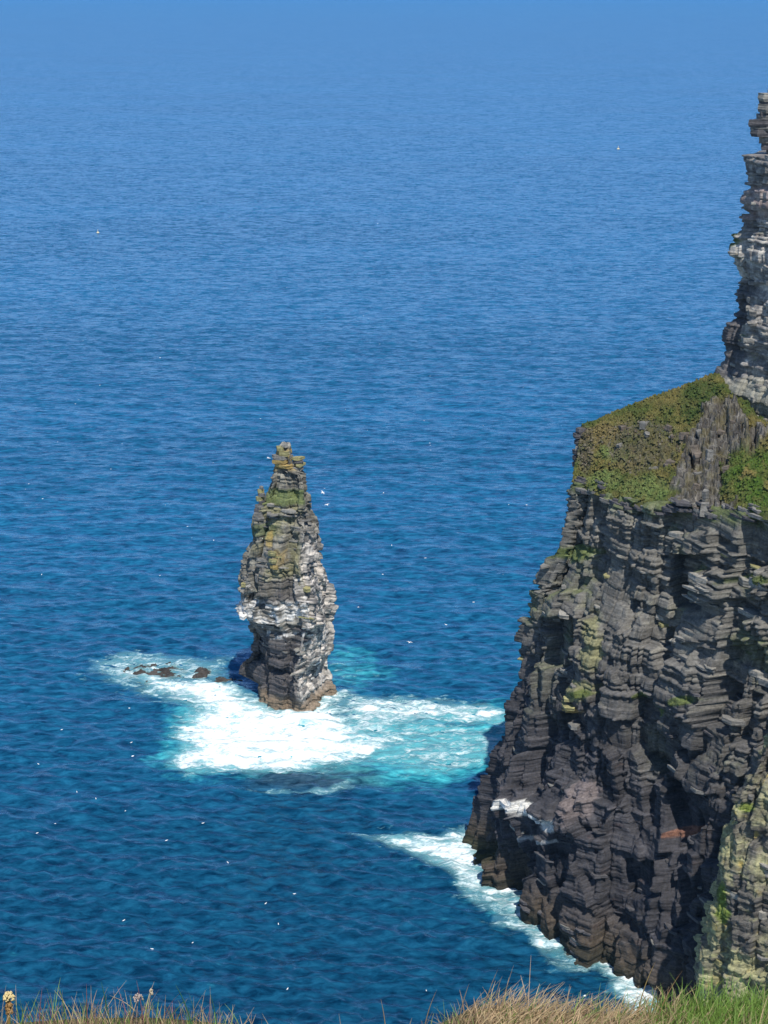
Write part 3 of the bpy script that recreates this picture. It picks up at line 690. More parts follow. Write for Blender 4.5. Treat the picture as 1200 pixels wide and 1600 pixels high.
# slabs named from the photograph: the white roosting shelves, the big overhanging plates, the ledges
for px, py, wd, th_, m in [(812, 1254, 4.6, 0.9, M_GUANO), (838, 1262, 3.6, 0.8, M_GUANO), (856, 1276, 3.0, 0.8, M_GUANO), (882, 1286, 2.6, 1.2, M_GUANO), (812, 1296, 4.0, 0.6, M_SLABP),
                           (1085, 842, 4.5, 0.8, M_SLABP), (1070, 832, 3.0, 0.8, M_SLABP), (1102, 856, 3.5, 0.9, M_SLABP), (1125, 898, 5.0, 1.3, M_SLABP), (1160, 906, 5.0, 1.4, M_SLABP), (1190, 915, 5.0, 1.4, M_SLABP), (1120, 936, 4.5, 0.8, M_SLAB), (1175, 962, 5.5, 0.9, M_SLABP),
                           (862, 966, 3.4, 0.7, M_SLAB), (884, 960, 3.4, 0.8, M_SLABP), (1030, 968, 3.0, 1.0, M_SLABP), (1052, 955, 3.0, 0.8, M_SLAB),
                           (905, 1106, 3.0, 0.6, M_OCHRE), (905, 1098, 3.6, 0.6, M_LICH), (908, 1088, 3.4, 0.6, M_LICH),
                           (870, 1040, 3.2, 0.7, M_SLAB), (868, 1055, 3.6, 0.6, M_SLAB), (874, 1062, 3.0, 0.6, M_SLAB), (910, 1130, 3.4, 0.7, M_SLAB), (1165, 1060, 4.0, 1.0, M_SLABP), (1180, 1075, 4.0, 1.2, M_SLABP), (1140, 1130, 4.0, 0.8, M_SLAB), (1060, 1360, 3.4, 1.0, M_SLABD), (1075, 1376, 3.0, 0.8, M_SLABD)]:
    slab_at(LOW, px, py, head, wd, random.uniform(2.2, 3.4), th_, m, 0.5)
for _ in range(150):
    py = random.uniform(770, 1480); xl = np.interp(py, [s_[1] for s_ in sil[::-1]] + [1480], [s_[0] for s_ in sil[::-1]] + [900])
    px = random.uniform(xl + 6, 1215)
    hi = py < 1120 - 0.25 * (px - 900)
    slab_at(LOW, px, py, head, random.uniform(1.8, 5.0), random.uniform(1.2, 2.2), random.uniform(0.25, 0.65), random.choice([M_SLAB, M_SLAB, M_LICH, M_SLABP]) if hi else random.choice([M_SLABD, M_SLABD, M_SLABD, M_SLAB]), random.uniform(0.0, 0.3))
for _ in range(60):
    py = random.uniform(245, 680); xl = np.interp(py, [s_[1] for s_ in tsil[::-1]], [s_[0] for s_ in tsil[::-1]])
    slab_at(TOW, random.uniform(xl, 1215), py, head, random.uniform(1.2, 4.0), random.uniform(1.2, 2.2), random.uniform(0.3, 1.0), random.choice([M_SLAB, M_SLABP, M_SLABP]), random.uniform(0.05, 0.45))
# the overhanging pinnacle on top of the upper wall: heavy plates one on another
for px, py, wd, th_, m in [(1206, 236, 3.0, 1.4, M_SLABD), (1205, 226, 3.6, 1.5, M_SLABD), (1203, 216, 4.6, 1.5, M_SLAB), (1201, 207, 5.4, 1.2, M_SLABD), (1200, 199, 5.8, 1.0, M_SLAB), (1197, 192, 5.9, 1.1, M_SLABD), (1198, 184, 5.4, 0.9, M_SLAB), (1205, 177, 4.4, 0.8, M_SLABD), (1206, 169, 4.8, 1.2, M_SLAB), (1207, 160, 4.9, 1.2, M_SLABD), (1209, 152, 4.6, 1.2, M_SLABP), (1213, 145, 4.0, 0.9, M_SLAB)]:
    p = at_y(px, py, 334)
    slab_obj(m, random.randrange(6), 'pinnacle_slab', head, tuple(p), (wd, wd * 0.9, th_ * 1.15), random.uniform(-0.3, 0.3), random.uniform(-0.03, 0.03))
for px, py, wd in [(905, 700, 1.6), (902, 706, 2.2), (904, 715, 2.0), (903, 725, 2.4), (1030, 627, 2.4), (1022, 634, 1.8), (908, 690, 2.4), (907, 680, 2.4), (912, 672, 2.6)]:
    p = at_y(px, py, 340.5); slab_obj(M_SLABP if py < 706 and px < 906 or px > 1000 else M_SLABD, random.randrange(6), 'rock_slab', head, tuple(p), (wd, 2.6, 0.9), random.uniform(-0.2, 0.2))
# broken rock columns of the gully between the shoulder and the right-hand turf, and the ragged lip
def on_slope(px, py):
    e = (USL - px) ** 2 + (VSL - py) ** 2; i = np.unravel_index(np.argmin(e), e.shape); return Pg2[i]
for _ in range(14):
    px = random.gauss(1098, 20); py = random.uniform(690, 850)
    if px > 1145 and py > 700: continue
    p = on_slope(px, py); hh = random.uniform(1.2, 3.6)
    slab_obj(random.choice([M_REEF, M_SLAB, M_SLAB]), random.randrange(6), 'rock_column', head, (p[0], p[1], p[2] - hh * 0.15), (random.uniform(1.0, 1.9), random.uniform(1.0, 1.8), hh), random.uniform(0, 3), random.uniform(-0.3, 0.3))
for _ in range(60):
    px = random.uniform(890, 1200); py = float(np.interp(px, [888, 960, 1050, 1140, 1200], [752, 778, 806, 806, 806])) + random.gauss(-4, 7)
    p = on_slope(px, py)
    slab_obj(random.choice([M_SLAB, M_SLABD, M_SLABD]), random.randrange(6), 'rock_slab', head, (p[0], p[1], p[2] - 0.35), (random.uniform(2.4, 5.6), random.uniform(1.2, 2.0), random.uniform(0.35, 0.7)), random.uniform(-1.2, -0.8), random.uniform(-0.05, 0.05))
for _ in range(10):
    px = random.uniform(960, 1060); py = random.uniform(665, 745); p = on_slope(px, py)
    slab_obj(random.choice([M_REEF, M_REEF, M_SLAB]), random.randrange(6), 'rock_outcrop', head, (p[0], p[1], p[2] - 0.35), (random.uniform(1.5, 3.0), random.uniform(1.2, 2.2), random.uniform(0.8, 1.6)), random.uniform(0.3, 1.4), random.uniform(-0.15, 0.15))
# rubble on the shoulder
for _ in range(25):
    t = random.random()
    j = random.randrange(234, 614); i = random.randrange(23, 141); p = Pg2[i, j]
    if rocky[i, j] < 0.4: continue
    q = random.uniform(0.5, 1.5)
    slab_obj(random.choice([M_REEF, M_SLAB]), random.randrange(6), 'stone', head, tuple(p), (q, q * 0.8, q * 0.45), random.uniform(0, 3), random.uniform(-0.4, 0.4))

# ------------------------------------------------------------------ nearer lichen-covered buttress, lower right
but = empty('lichen_buttress', (66, 262, 0), 'nearer yellow-green lichen covered rock buttress at the lower right corner', 'rock buttress')
bsil = [(1215, 1130), (1200, 1165), (1186, 1190), (1172, 1225), (1152, 1262), (1140, 1300), (1122, 1350), (1112, 1400), (1098, 1450), (1092, 1500), (1086, 1560), (1080, 1640)]
bp = np.array([(x_at(1230, 280, 20), 280), (x_at(1130, 268, 20), 268), (x_at(1103, 259, 20), 259), (x_at(1112, 254, 20), 254), (x_at(1180, 248, 20), 248), (x_at(1260, 242, 20), 242), (x_at(1420, 232, 20), 232), (x_at(1600, 226, 20), 226)])
s_b, P_b = resample(smooth_path(bp, 2), 0.17)
T = smooth1(np.gradient(P_b, axis=0), 41); T /= np.linalg.norm(T, axis=1, keepdims=True)
Nb = np.stack([T[:, 1], -T[:, 0]], -1)
if Nb[len(Nb) // 2][1] > 0: Nb = -Nb
kp = np.arange(len(s_b)); uu_, _v = bearing(np.concatenate([P_b, np.full((len(P_b), 1), 20.0)], 1))
kp = kp[((uu_ < 1290) & (P_b[:, 1] < 274)) | (kp % 9 == 0)]; s_b, P_b, Nb = s_b[kp], P_b[kp], Nb[kp]
bz = np.array([z_at(py, 257) for _, py in bsil]); bx = np.array([at_y(px, py, 257)[0] for px, py in bsil]); xb0 = float(x_at(1103, 257, 20))
o_ = np.argsort(bz); bz, bx = bz[o_], bx[o_]
wz = rows_for(-5, bz[-1] + 4, 0.2)
SS, ZZ = np.meshgrid(s_b, wz); II = np.broadcast_to(np.arange(len(s_b)), SS.shape)
d, tone = relief(SS, ZZ, 37, big=0.6, small=0.6, lo=2.2, hi=5.0, miss=0.08)
d = d + 0.9 * facets(SS, ZZ, 3.5, 211, 0.5, 1.5) + 0.35 * facets(SS, ZZ, 1.3, 212, 0.5, 1.0)
n2 = Nb[II]; ln = np.interp(ZZ, bz, bx - xb0)
P = np.concatenate([P_b[II] - n2 * (ln - d)[..., None], ZZ[..., None]], -1)
U, V_ = bearing(P); nn = grid_normals(P); PX, PY, PZ = P[..., 0], P[..., 1], P[..., 2]
f1 = fbm(PX / 4, PY / 4, PZ / 4, 4, 91); f2 = fbm(PX / 1.2, PY / 1.2, PZ / 0.9, 4, 92)
col = lerp3(C(0.14, 0.13, 0.10), C(0.26, 0.25, 0.14), sstep(-0.2, 0.3, f1)) * tone[..., None]
col = lerp3(col, C(0.42, 0.41, 0.20), 0.8 * sstep(0.1, 0.4, f2 + 0.3 * f1) * sstep(1250, 1080, U + 20 * f1))
col = lerp3(col, C(0.09, 0.085, 0.08), 0.8 * sstep(0.1, 0.4, -f1 - 0.2 * f2) )
col = lerp3(col, C(0.40, 0.30, 0.08), 0.7 * sstep(0.35, 0.6, fbm(PX / 2, PY / 2, PZ / 2, 3, 95)))
col = lerp3(col, C(0.16, 0.22, 0.03), 0.8 * np.maximum.reduce([blob(U, V_, 1130, 1430, 12, 12, f2), blob(U, V_, 1165, 1262, 14, 8, f2), blob(U, V_, 1128, 1405, 8, 30, f2)]))
mesh_np('rock_face', P.reshape(-1, 3), grid_faces(*SS.shape), M_ROCK, {'tint': col.reshape(-1, 3)}, but)
BUT = dict(P=P, U=U, V=V_, N=n2)
for _ in range(36):
    py = random.uniform(1200, 1560); xl = np.interp(py, [s_[1] for s_ in bsil], [s_[0] for s_ in bsil])
    slab_at(BUT, random.uniform(xl + 2, 1215), py, but, random.uniform(1.0, 2.8), random.uniform(0.9, 1.6), random.uniform(0.4, 1.2), random.choice([M_LICH, M_LICH, M_SLAB, M_SLABP]), random.uniform(0.05, 0.35))

# ------------------------------------------------------------------ the sea stack
YC = 416.0
stack = empty('sea_stack', (float(x_at(450, YC, 0)), YC, 0), 'tall tapering layered sea stack standing alone in white surf', 'sea stack')
# outline by height: py, left, front-left corner, front arris, right
LV = [(1124, 408, 412, 472, 522), (1100, 402, 411, 471, 524), (1086, 366, 411, 470, 524), (1076, 366, 411, 468, 517), (1062, 372, 411, 466, 516), (1046, 386, 411, 463, 521), (1030, 386, 410, 470, 523), (1010, 380, 408, 472, 524), (990, 379, 405, 476, 524),
      (975, 378, 396, 480, 523), (970, 363, 376, 484, 523), (955, 366, 374, 484, 522), (940, 366, 376, 482, 520), (925, 366, 380, 478, 516), (908, 368, 384, 475, 511), (892, 376, 390, 470, 504), (875, 382, 394, 468, 501), (860, 392, 398, 470, 501), (835, 395, 402, 474, 499),
      (815, 398, 406, 476, 491), (800, 407, 413, 476, 485), (785, 410, 416, 472, 485), (770, 415, 421, 474, 482), (760, 421, 426, 474, 478), (738, 425, 430, 470, 476), (734, 427, 431, 454, 476), (731, 427, 431, 452, 457), (722, 428, 432, 454, 458), (712, 428, 432, 452, 457), (704, 431, 434, 450, 455), (697, 436, 438, 450, 453), (692, 438, 440, 448, 451)]
LV = np.array(LV, float)
# heights measured on the front plane of the stack (the base rows sit on the water)
Yf = np.interp(LV[:, 0], [690, 800, 1000, 1120], [416, 414, 410, 407.5])
lz = np.array([float(z_at(p, y)) for p, y in zip(LV[:, 0], Yf)]); o_ = np.argsort(lz); LV = LV[o_]; lz = lz[o_]
wz = rows_for(-4, lz[-1], 0.22)
k_ = np.interp(wz, lz, (LV[:, 4] - LV[:, 1]) / 155.0).clip(0.10, 1)
Yoff = dict(L=6.0, F1=-3.0, F2=-10.5, R=6.0, BR=14, BL=15)
ctrl = []
for nm, ci, f in (('F1', 2, 0), ('F2', 3, 0), ('R', 4, 0), ('BR', 4, -0.25), ('BL', 1, 0.25), ('L', 1, 0)):
    Yv = YC + Yoff[nm] * k_
    px = np.interp(wz, lz, LV[:, ci]); wid = np.interp(wz, lz, LV[:, 4] - LV[:, 1]); px = px + f * wid
    ctrl.append(np.stack([x_at(px, Yv, wz), Yv], -1))
ctrl = np.array(ctrl)                                  # 6 x rows x 2
nC = 420; uu = np.arange(nC) / nC
seg = np.array([0, 0.19, 0.44, 0.58, 0.76, 0.90, 1.0])
cc = np.concatenate([ctrl, ctrl[:1]], 0)
Pxy = np.zeros((len(wz), nC, 2))
for r_ in range(len(wz)):
    for a in (0, 1): Pxy[r_, :, a] = np.interp(uu, seg, cc[:, r_, a])
cen = Pxy.mean(1, keepdims=True)
Tn = np.roll(Pxy, -6, 1) - np.roll(Pxy, 6, 1); Tn /= np.linalg.norm(Tn, axis=-1, keepdims=True) + 1e-6
n2 = np.stack([Tn[..., 1], -Tn[..., 0]], -1)
SS, ZZ = np.meshgrid(uu * 84, wz)
P0 = np.concatenate([Pxy, ZZ[..., None]], -1); U, V_ = bearing(P0)
d, tone = relief(SS, ZZ, 51, big=0.85, small=0.9, lo=2.2, hi=6.5, miss=0.12)
fk = 1 - 0.7 * sstep(960, 1000, V_)
d = d * (1 - 0.35 * (1 - fk)) + fk * 1.1 * facets(SS + 0.4 * ZZ, ZZ, 5.0, 221, 0.55, 1.7) + fk * 0.35 * facets(SS, ZZ + 0.3 * SS, 2.0, 222, 0.5, 1.2)
kk = (0.18 + 0.82 * k_)[:, None]
frontish = (uu < 0.19)[None, :] | (uu > 0.98)[None, :]
for (x0, y0, x1, y1, dd) in [(372, 985, 408, 1072, -1.6), (398, 888, 426, 930, 1.2), (430, 850, 445, 895, 1.4), (412, 795, 470, 806, 1.0), (360, 940, 490, 972, 0.3), (410, 808, 435, 812, -1.0), (455, 800, 486, 820, -1.2), (380, 930, 415, 945, -1.4), (412, 985, 468, 992, -0.5), (415, 1024, 468, 1028, -0.4)]:
    d = d + dd * hit(U, V_ + 3 * fbm(SS / 3, ZZ / 3, 0, 2, 5), x0, y0, x1, y1, 1.3) * (U < 600) * (n2[..., 1] < 0.2)
foot = sstep(4.5, 0.5, ZZ) * (1.2 + 1.2 * fbm(SS / 4, ZZ / 2, 2, 3, 6)) * 1.1
ridgen = 0.0
P = P0.copy(); P[..., :2] += n2 * ((d - 0.95) * kk + foot)[..., None]
P[..., 2] += 0.5 * kk * fbm(P0[..., 0] / 3, P0[..., 1] / 3, ZZ / 3, 3, 7)
nn = grid_normals(P, True); PX, PY, PZ = P[..., 0], P[..., 1], P[..., 2]
f1 = fbm(PX / 5, PY / 5, PZ / 5, 4, 101); f2 = fbm(PX / 1.6, PY / 1.6, PZ / 0.8, 4, 102)
right = sstep(0.16, 0.21, uu + 0.0)[None, :] * (uu < 0.60)[None, :]
col = lerp3(C(0.12, 0.115, 0.10), C(0.23, 0.22, 0.18), sstep(-0.3, 0.4, f2)) * tone[..., None]
low = sstep(955, 1010, V_ + 12 * f1)
col = lerp3(col, C(0.070, 0.066, 0.066) * (0.8 + 0.4 * (tone[..., None] - 0.72) / 0.56), low * (1 - right))
col = lerp3(col, lerp3(C(0.15, 0.145, 0.14), C(0.52, 0.48, 0.43), sstep(-0.25, 0.15, f2 + 0.3 * f1)), right * sstep(800, 860, V_ + 20 * f1) * 0.95)
gu = hit(U, V_ + 10 * f1, 355, 938, 480, 972, 5) * sstep(-0.25, 0.15, f2 + 0.2 * f1)
gu = np.maximum(gu, 0.8 * hit(U, V_ + 4 * f2, 405, 990, 475, 998, 2) * sstep(-0.1, 0.2, f2)); gu = np.maximum(gu, sstep(0.5, 0.8, np.abs(nn[..., 2])) * sstep(0.0, 0.3, f1) * (V_ > 900) * (V_ < 1010))
col = lerp3(col, C(0.62, 0.61, 0.58), 0.85 * gu)
col = lerp3(col, C(0.21, 0.20, 0.10), 0.65 * hit(U, V_, 395, 780, 470, 935, 8) * sstep(-0.2, 0.2, f1))
col = lerp3(col, C(0.12, 0.155, 0.05), 0.8 * np.maximum(hit(U, V_ + 5 * f1, 413, 765, 475, 790, 3), blob(U, V_, 412, 830, 22, 12, f2) * 0.7))
col = lerp3(col, C(0.33, 0.24, 0.08), 0.75 * np.maximum.reduce([hit(U, V_ + 3 * f2, 425, 700, 458, 736, 2) * sstep(-0.3, 0.1, f2), blob(U, V_, 423, 842, 6, 14, f2), blob(U, V_, 438, 868, 7, 16, f2) * 0.7]))
col = lerp3(col, C(0.50, 0.48, 0.42), 0.9 * hit(U, V_, 425, 680, 460, 697, 1.5))
col = lerp3(col, C(0.075, 0.07, 0.075), 0.75 * hit(U, V_ + 6 * f1, 405, 905, 462, 940, 4) * (1 - right))
col = lerp3(col, C(0.19, 0.145, 0.10), 0.9 * sstep(4.2, 2.2, PZ + 1.2 * f1))
Vv = P.reshape(-1, 3); F = grid_faces(*SS.shape, closed=True)
topc = P[-1].mean(0); topc[2] += 0.2
mesh = mesh_np('stack_rock', Vv, F, M_ROCK, {'tint': col.reshape(-1, 3)}, stack)
mesh['label'] = 'layered body of the sea stack, white with guano on its right side'
STK = dict(P=P, U=np.where(n2[..., 1] < 0.25, U, 9999), V=V_, N=n2)
for px, py, wd, dp, th_, m in [(444, 696, 2.0, 2.0, 0.7, M_SLABP), (437, 701, 2.4, 2.4, 0.9, M_LICH), (442, 708, 3.6, 3.0, 1.0, M_LICH), (443, 714, 4.4, 3.4, 0.9, M_SLAB), (441, 720, 4.0, 3.2, 0.8, M_OCHRE), (443, 727, 3.9, 3.2, 0.8, M_OCHRE), (467, 716, 2.9, 2.6, 0.6, M_LICH), (466, 721, 2.6, 2.6, 0.6, M_SLABD), (467, 726, 2.8, 2.6, 0.7, M_LICH), (466, 732, 2.8, 2.6, 0.7, M_SLAB),
                               (408, 762, 0.9, 1.2, 0.7, M_SLAB), (408, 767, 1.4, 1.5, 0.8, M_LICH), (408, 773, 1.6, 1.6, 0.8, M_SLAB), (407, 779, 1.8, 1.8, 0.9, M_LICH), (408, 785, 1.9, 2.0, 0.9, M_SLABD), (407, 791, 2.2, 2.2, 0.9, M_SLAB), (407, 797, 2.4, 2.4, 0.9, M_SLABD), (406, 803, 2.6, 2.6, 0.9, M_SLAB), (405, 809, 2.8, 2.8, 0.9, M_SLAB)]:
    p = at_y(px, py, YC - 0.6)
    slab_obj(m, random.randrange(6), 'pinnacle_block', stack, tuple(p), (wd, dp, th_ * 1.1), random.uniform(-0.25, 0.25), random.uniform(-0.04, 0.04))
for px, py, wd, th_, m in [(370, 966, 3.6, 0.9, M_GUANO), (384, 960, 3.6, 0.6, M_GUANO), (372, 950, 2.6, 0.6, M_GUANO), (470, 925, 2.2, 1.0, M_LICH), (432, 862, 2.2, 1.0, M_LICH), (434, 874, 2.2, 0.9, M_LICH), (434, 884, 2.2, 1.0, M_OCHRE), (420, 862, 2.8, 0.6, M_SLAB), (415, 874, 3.4, 0.6, M_SLAB), (412, 884, 3.6, 0.7, M_SLAB),
                           (430, 792, 5.4, 0.7, M_SLABP), (450, 797, 5.0, 0.7, M_SLABP), (428, 801, 4.2, 0.5, M_SLAB), (452, 807, 4.4, 0.6, M_SLABP), (425, 809, 4.0, 0.5, M_SLAB), (496, 830, 2.4, 0.8, M_SLABP), (400, 905, 2.4, 2.0, M_SLAB), (375, 905, 2.0, 1.0, M_SLAB), (375, 915, 2.0, 1.0, M_LICH)]:
    slab_at(STK, px, py, stack, wd, random.uniform(1.8, 2.6), th_, m, 0.35)
for _ in range(60):
    py = random.uniform(800, 1085); L_ = np.interp(py, LV[::-1, 0], LV[::-1, 1]); R_ = np.interp(py, LV[::-1, 0], LV[::-1, 4])
    px = random.uniform(L_ + 2, R_ - 2); ar = np.interp(py, LV[::-1, 0], LV[::-1, 3])
    m = random.choice([M_SLABP, M_SLABP, M_GUANO, M_SLAB]) if px > ar else (random.choice([M_SLABD, M_SLABD, M_SLAB]) if py > 985 else random.choice([M_SLAB, M_LICH, M_SLABP, M_SLAB]))
    slab_at(STK, px, py, stack, random.uniform(1.6, 4.6), random.uniform(0.9, 1.7), random.uniform(0.2, 0.42), m, random.uniform(0.0, 0.18))

# ------------------------------------------------------------------ reef rocks awash in the surf
def reef(px, py, wx, wy, h, label, seed):
    c = on_sea(px, py); n = 46; g = np.linspace(-1, 1, n); X, Y = np.meshgrid(g, g)
    r_ = np.hypot(X, Y) + 0.28 * fbm(X * 1.7, Y * 1.7, seed, 4, seed)
    z = h * (1 - sstep(0.25, 1.0, r_)) - 0.7 + 0.0
    z = z + (0.55 * facets(X * wx / 2, Y * wy / 2, 2.2, seed, 0.5) + 0.4 * facets(X * wx / 2, Y * wy / 2, 0.8, seed + 3, 0.5)) * sstep(1.3, 0.5, r_)
    P = np.stack([c[0] + X * wx / 2 * 1.3, c[1] + Y * wy / 2 * 1.3, z], -1)
    tintc = np.broadcast_to(C(0.075, 0.066, 0.058), P.shape) * (0.8 + 0.5 * fbm(X * 4, Y * 4, 1.0, 3, 4))[..., None]
    o = mesh_np('reef_rock', P.reshape(-1, 3), grid_faces(n, n), M_ROCK, {'tint': tintc.reshape(-1, 3)})
    tag(o, label, 'rock', 'rocks awash left of the sea stack')
reef(238, 1052, 17, 19, 0.95, 'largest flat dark reef rock awash at the left end of the surf', 3)
reef(316, 1053, 5.5, 8, 1.2, 'small brown rock between the large reef rock and the sea stack', 8)
reef(352, 1064, 9, 6, 1.0, 'low rock just left of the foot of the sea stack', 12)

# ------------------------------------------------------------------ gulls and floats
def gull_mesh():
    V, F = [], []
    n = 6; prof = [(-0.30, 0.015, 0.0), (-0.16, 0.07, 0.0), (0.0, 0.10, 0.0), (0.14, 0.08, 0.03), (0.22, 0.055, 0.08), (0.29, 0.045, 0.09), (0.38, 0.008, 0.07)]
    for x, r, zc in prof:
        for i in range(n):
            a = 2 * math.pi * i / n; V.append((x, r * math.cos(a), zc + r * math.sin(a)))
    for l in range(len(prof) - 1):
        for i in range(n): j = (i + 1) % n; F.append((l * n + i, l * n + j, (l + 1) * n + j, (l + 1) * n + i))
    F.append(tuple(range(n))[::-1]); F.append(tuple((len(prof) - 1) * n + i for i in range(n)))
    return V, F
def wing(side):
    V = [(0.12, 0.06 * side, 0.06), (-0.08, 0.06 * side, 0.05), (0.16, 0.32 * side, 0.16), (-0.03, 0.32 * side, 0.14), (0.02, 0.62 * side, 0.10), (-0.06, 0.62 * side, 0.10)]
    V += [(x, y, z - 0.015) for x, y, z in V]
    F = [(0, 2, 3, 1), (2, 4, 5, 3), (6, 7, 9, 8), (8, 9, 11, 10), (0, 6, 8, 2), (2, 8, 10, 4), (1, 3, 9, 7), (3, 5, 11, 9), (4, 10, 11, 5), (0, 1, 7, 6)]
    return V, F
def simple_mat(name, c, r=0.7):
    m, nt = new_mat(name); pos = N(nt, 'ShaderNodeNewGeometry').outputs['Position']
    n = noise(nt, pos, 6, 3); finish(nt, mixc(nt, n, tuple(x * 0.85 for x in c), tuple(min(1, x * 1.1) for x in c)), r); return m
M_GULL = simple_mat('white_feathers', (0.85, 0.85, 0.83)); M_WING = simple_mat('grey_feathers', (0.60, 0.62, 0.65))
gb = bpy.data.meshes.new('gull_body'); gb.from_pydata(*[gull_mesh()[0], [], gull_mesh()[1]]); gb.materials.append(M_GULL)
gw = []
for s_ in (-1, 1):
    m_ = bpy.data.meshes.new('wing'); v_, f_ = wing(s_); m_.from_pydata(v_, [], f_); m_.materials.append(M_WING); gw.append(m_)
fly = empty('gull', (0, 0, 0), 'white gull gliding just right of the sea stack, the higher of the pair', 'gull', 'gulls flying beside the stack')
for nm, me in (('body', gb), ('wing', gw[0]), ('wing', gw[1])):
    adopt(link(bpy.data.objects.new(nm, me)), fly)
def copy_tree(o, loc, rz, sc, label):
    c = o.copy(); link(c); c.location = loc; c.rotation_euler = (0, 0, rz); c.scale = (sc,) * 3; c['label'] = label
    for ch in o.children:
        k = ch.copy(); link(k); k.parent = c
    return c
fly_spots = [(504, 770, 60, 395, 0.5, None), (511, 789, 55, 393, 2.4, 'white gull gliding just right of the sea stack, the lower of the pair'), (640, 1004, 25, 395, 1.0, 'white gull flying over open water between the stack and the headland'), (420, 716, 62, 398, 3.6, 'white gull flying close left of the stack summit')]
for i, (px, py, zz, Yd, rz, lb) in enumerate(fly_spots):
    p = at_y(px, py, Yd)
    if i == 0: fly.location = tuple(p); fly.rotation_euler = (0.3, 0, rz); fly.scale = (1.3,) * 3
    else: copy_tree(fly, tuple(p), rz, 1.3, lb)
spots = [(599, 771), (697, 975), (672, 587), (568, 494), (755, 665), (300, 840), (65, 900), (334, 846), (92, 437), (180, 452), (156, 603), (612, 855), (664, 872), (560, 950), (740, 940), (795, 790), (823, 790), (196, 1267), (150, 1249), (58, 1302), (260, 1314), (317, 1290), (356, 1348), (415, 1412), (193, 1437), (238, 1484), (460, 1397), (301, 1470), (435, 1444), (666, 1548), (449, 1546), (205, 1160), (120, 1235), (60, 1195), (250, 900), (570, 720), (540, 640), (880, 620), (590, 350), (410, 240), (960, 330), (250, 560), (90, 690)]
for i, (px, py) in enumerate(spots):
    c = on_sea(px, py); dx, dy, z = sea_wave(np.array([c[0]]), np.array([c[1]]))
    g = link(bpy.data.objects.new('gull', gb)); g.location = (c[0] + dx[0], c[1] + dy[0], z[0] + 0.08); g.rotation_euler = (0, 0, random.uniform(0, 6.3)); g.scale = (1.0,) * 3 if py > 1000 else (1.3,) * 3
    tag(g, 'tiny white gull resting on the open blue water', 'gull', 'gulls resting on the sea')
M_FLOAT = simple_mat('float_paint', (0.75, 0.62, 0.35), 0.5)
def fishing_float(px, py, label, sc):
    n = 12; V, F = [], []
    prof = [(-0.5, 0.1), (-0.45, 0.5), (0.0, 0.75), (0.35, 0.6), (0.55, 0.25), (0.6, 0.07), (1.3, 0.05), (1.35, 0.16), (1.6, 0.16), (1.65, 0.02)]
    for z, r_ in prof:
        for i in range(n): a = 2 * math.pi * i / n; V.append((r_ * math.cos(a), r_ * math.sin(a), z))
    for l in range(len(prof) - 1):
        for i in range(n): j = (i + 1) % n; F.append((l * n + i, l * n + j, (l + 1) * n + j, (l + 1) * n + i))
    F.append(tuple(range(n))[::-1]); F.append(tuple((len(prof) - 1) * n + i for i in range(n)))
    me = bpy.data.meshes.new('fishing_float'); me.from_pydata(V, [], F); me.materials.append(M_FLOAT)
    o = link(bpy.data.objects.new('fishing_float', me)); c = on_sea(px, py); o.location = (c[0], c[1], 0.2); o.scale = (sc,) * 3
    tag(o, label, 'buoy', 'fishing floats far out at sea')
fishing_float(153, 364, 'pale yellow fishing float far out at the upper left', 1.3)
fishing_float(966, 233, 'pale fishing float farthest out, left of the upper cliff', 2.0)

# ------------------------------------------------------------------ the viewer's own cliff top
def soil_mat():
    m, nt = new_mat('turf_soil'); pos = N(nt, 'ShaderNodeNewGeometry').outputs['Position']
    n = noise(nt, pos, 14, 6, 0.7); finish(nt, ramp(nt, n, [(0.3, (0.035, 0.035, 0.012)), (0.6, (0.10, 0.095, 0.035)), (0.8, (0.20, 0.16, 0.08))]), 0.95, n, 1.0, 0.03); return m
M_SOIL = soil_mat()
def edge_y(x):
    q = np.clip(np.abs(x) - 0.9, 0, None); return 3.05 + 0.30 * np.sin(q * 0.8) * np.sign(x) + 0.02 * np.sin(np.asarray(x) * 9)
def ground_z(x, y):
    """top of the cliff edge, falling gently to the lip"""
    lift = np.interp(x, [-30, -5, -1, -0.75, -0.3, -0.2, 0.08, 0.18, 0.5, 0.62, 1.2, 5, 30], [-1.5, -0.1, -0.04, -0.032, -0.034, -0.066, -0.06, -0.012, -0.008, 0.006, -0.05, -0.2, -1.0])
    return 168.085 + 0.10 * (3.05 - y) + lift + 0.004 * np.sin(x * 19) * np.cos(y * 17)
gx = np.concatenate([np.linspace(-30, -3, 30)[:-1], np.linspace(-3, 3, 160), np.linspace(3, 30, 30)[1:]])
rowsP = []
for t in np.linspace(0, 1, 40):
    y = -20 + (edge_y(gx) + 20) * t ** 0.35; rowsP.append(np.stack([gx, y, ground_z(gx, y)], -1))
for dy, dz in [(0.10, -0.03), (0.22, -0.14), (0.34, -0.4), (0.5, -1.2), (1.2, -6), (3, -20), (8, -80), (14, -175)]:
    y = edge_y(gx); n_ = fbm(gx / 3, np.full_like(gx, dz / 9), 2.0, 3, 4) * min(2, abs(dz) * 0.2)
    rowsP.append(np.stack([gx, y + dy + n_ * 0.5, ground_z(gx, y) + dz], -1))
Pq = np.array(rowsP)
gnd = mesh_np('ground', Pq.reshape(-1, 3), grid_faces(*Pq.shape[:2]), M_SOIL, smooth=True)
tag(gnd, None, None, None, 'structure')

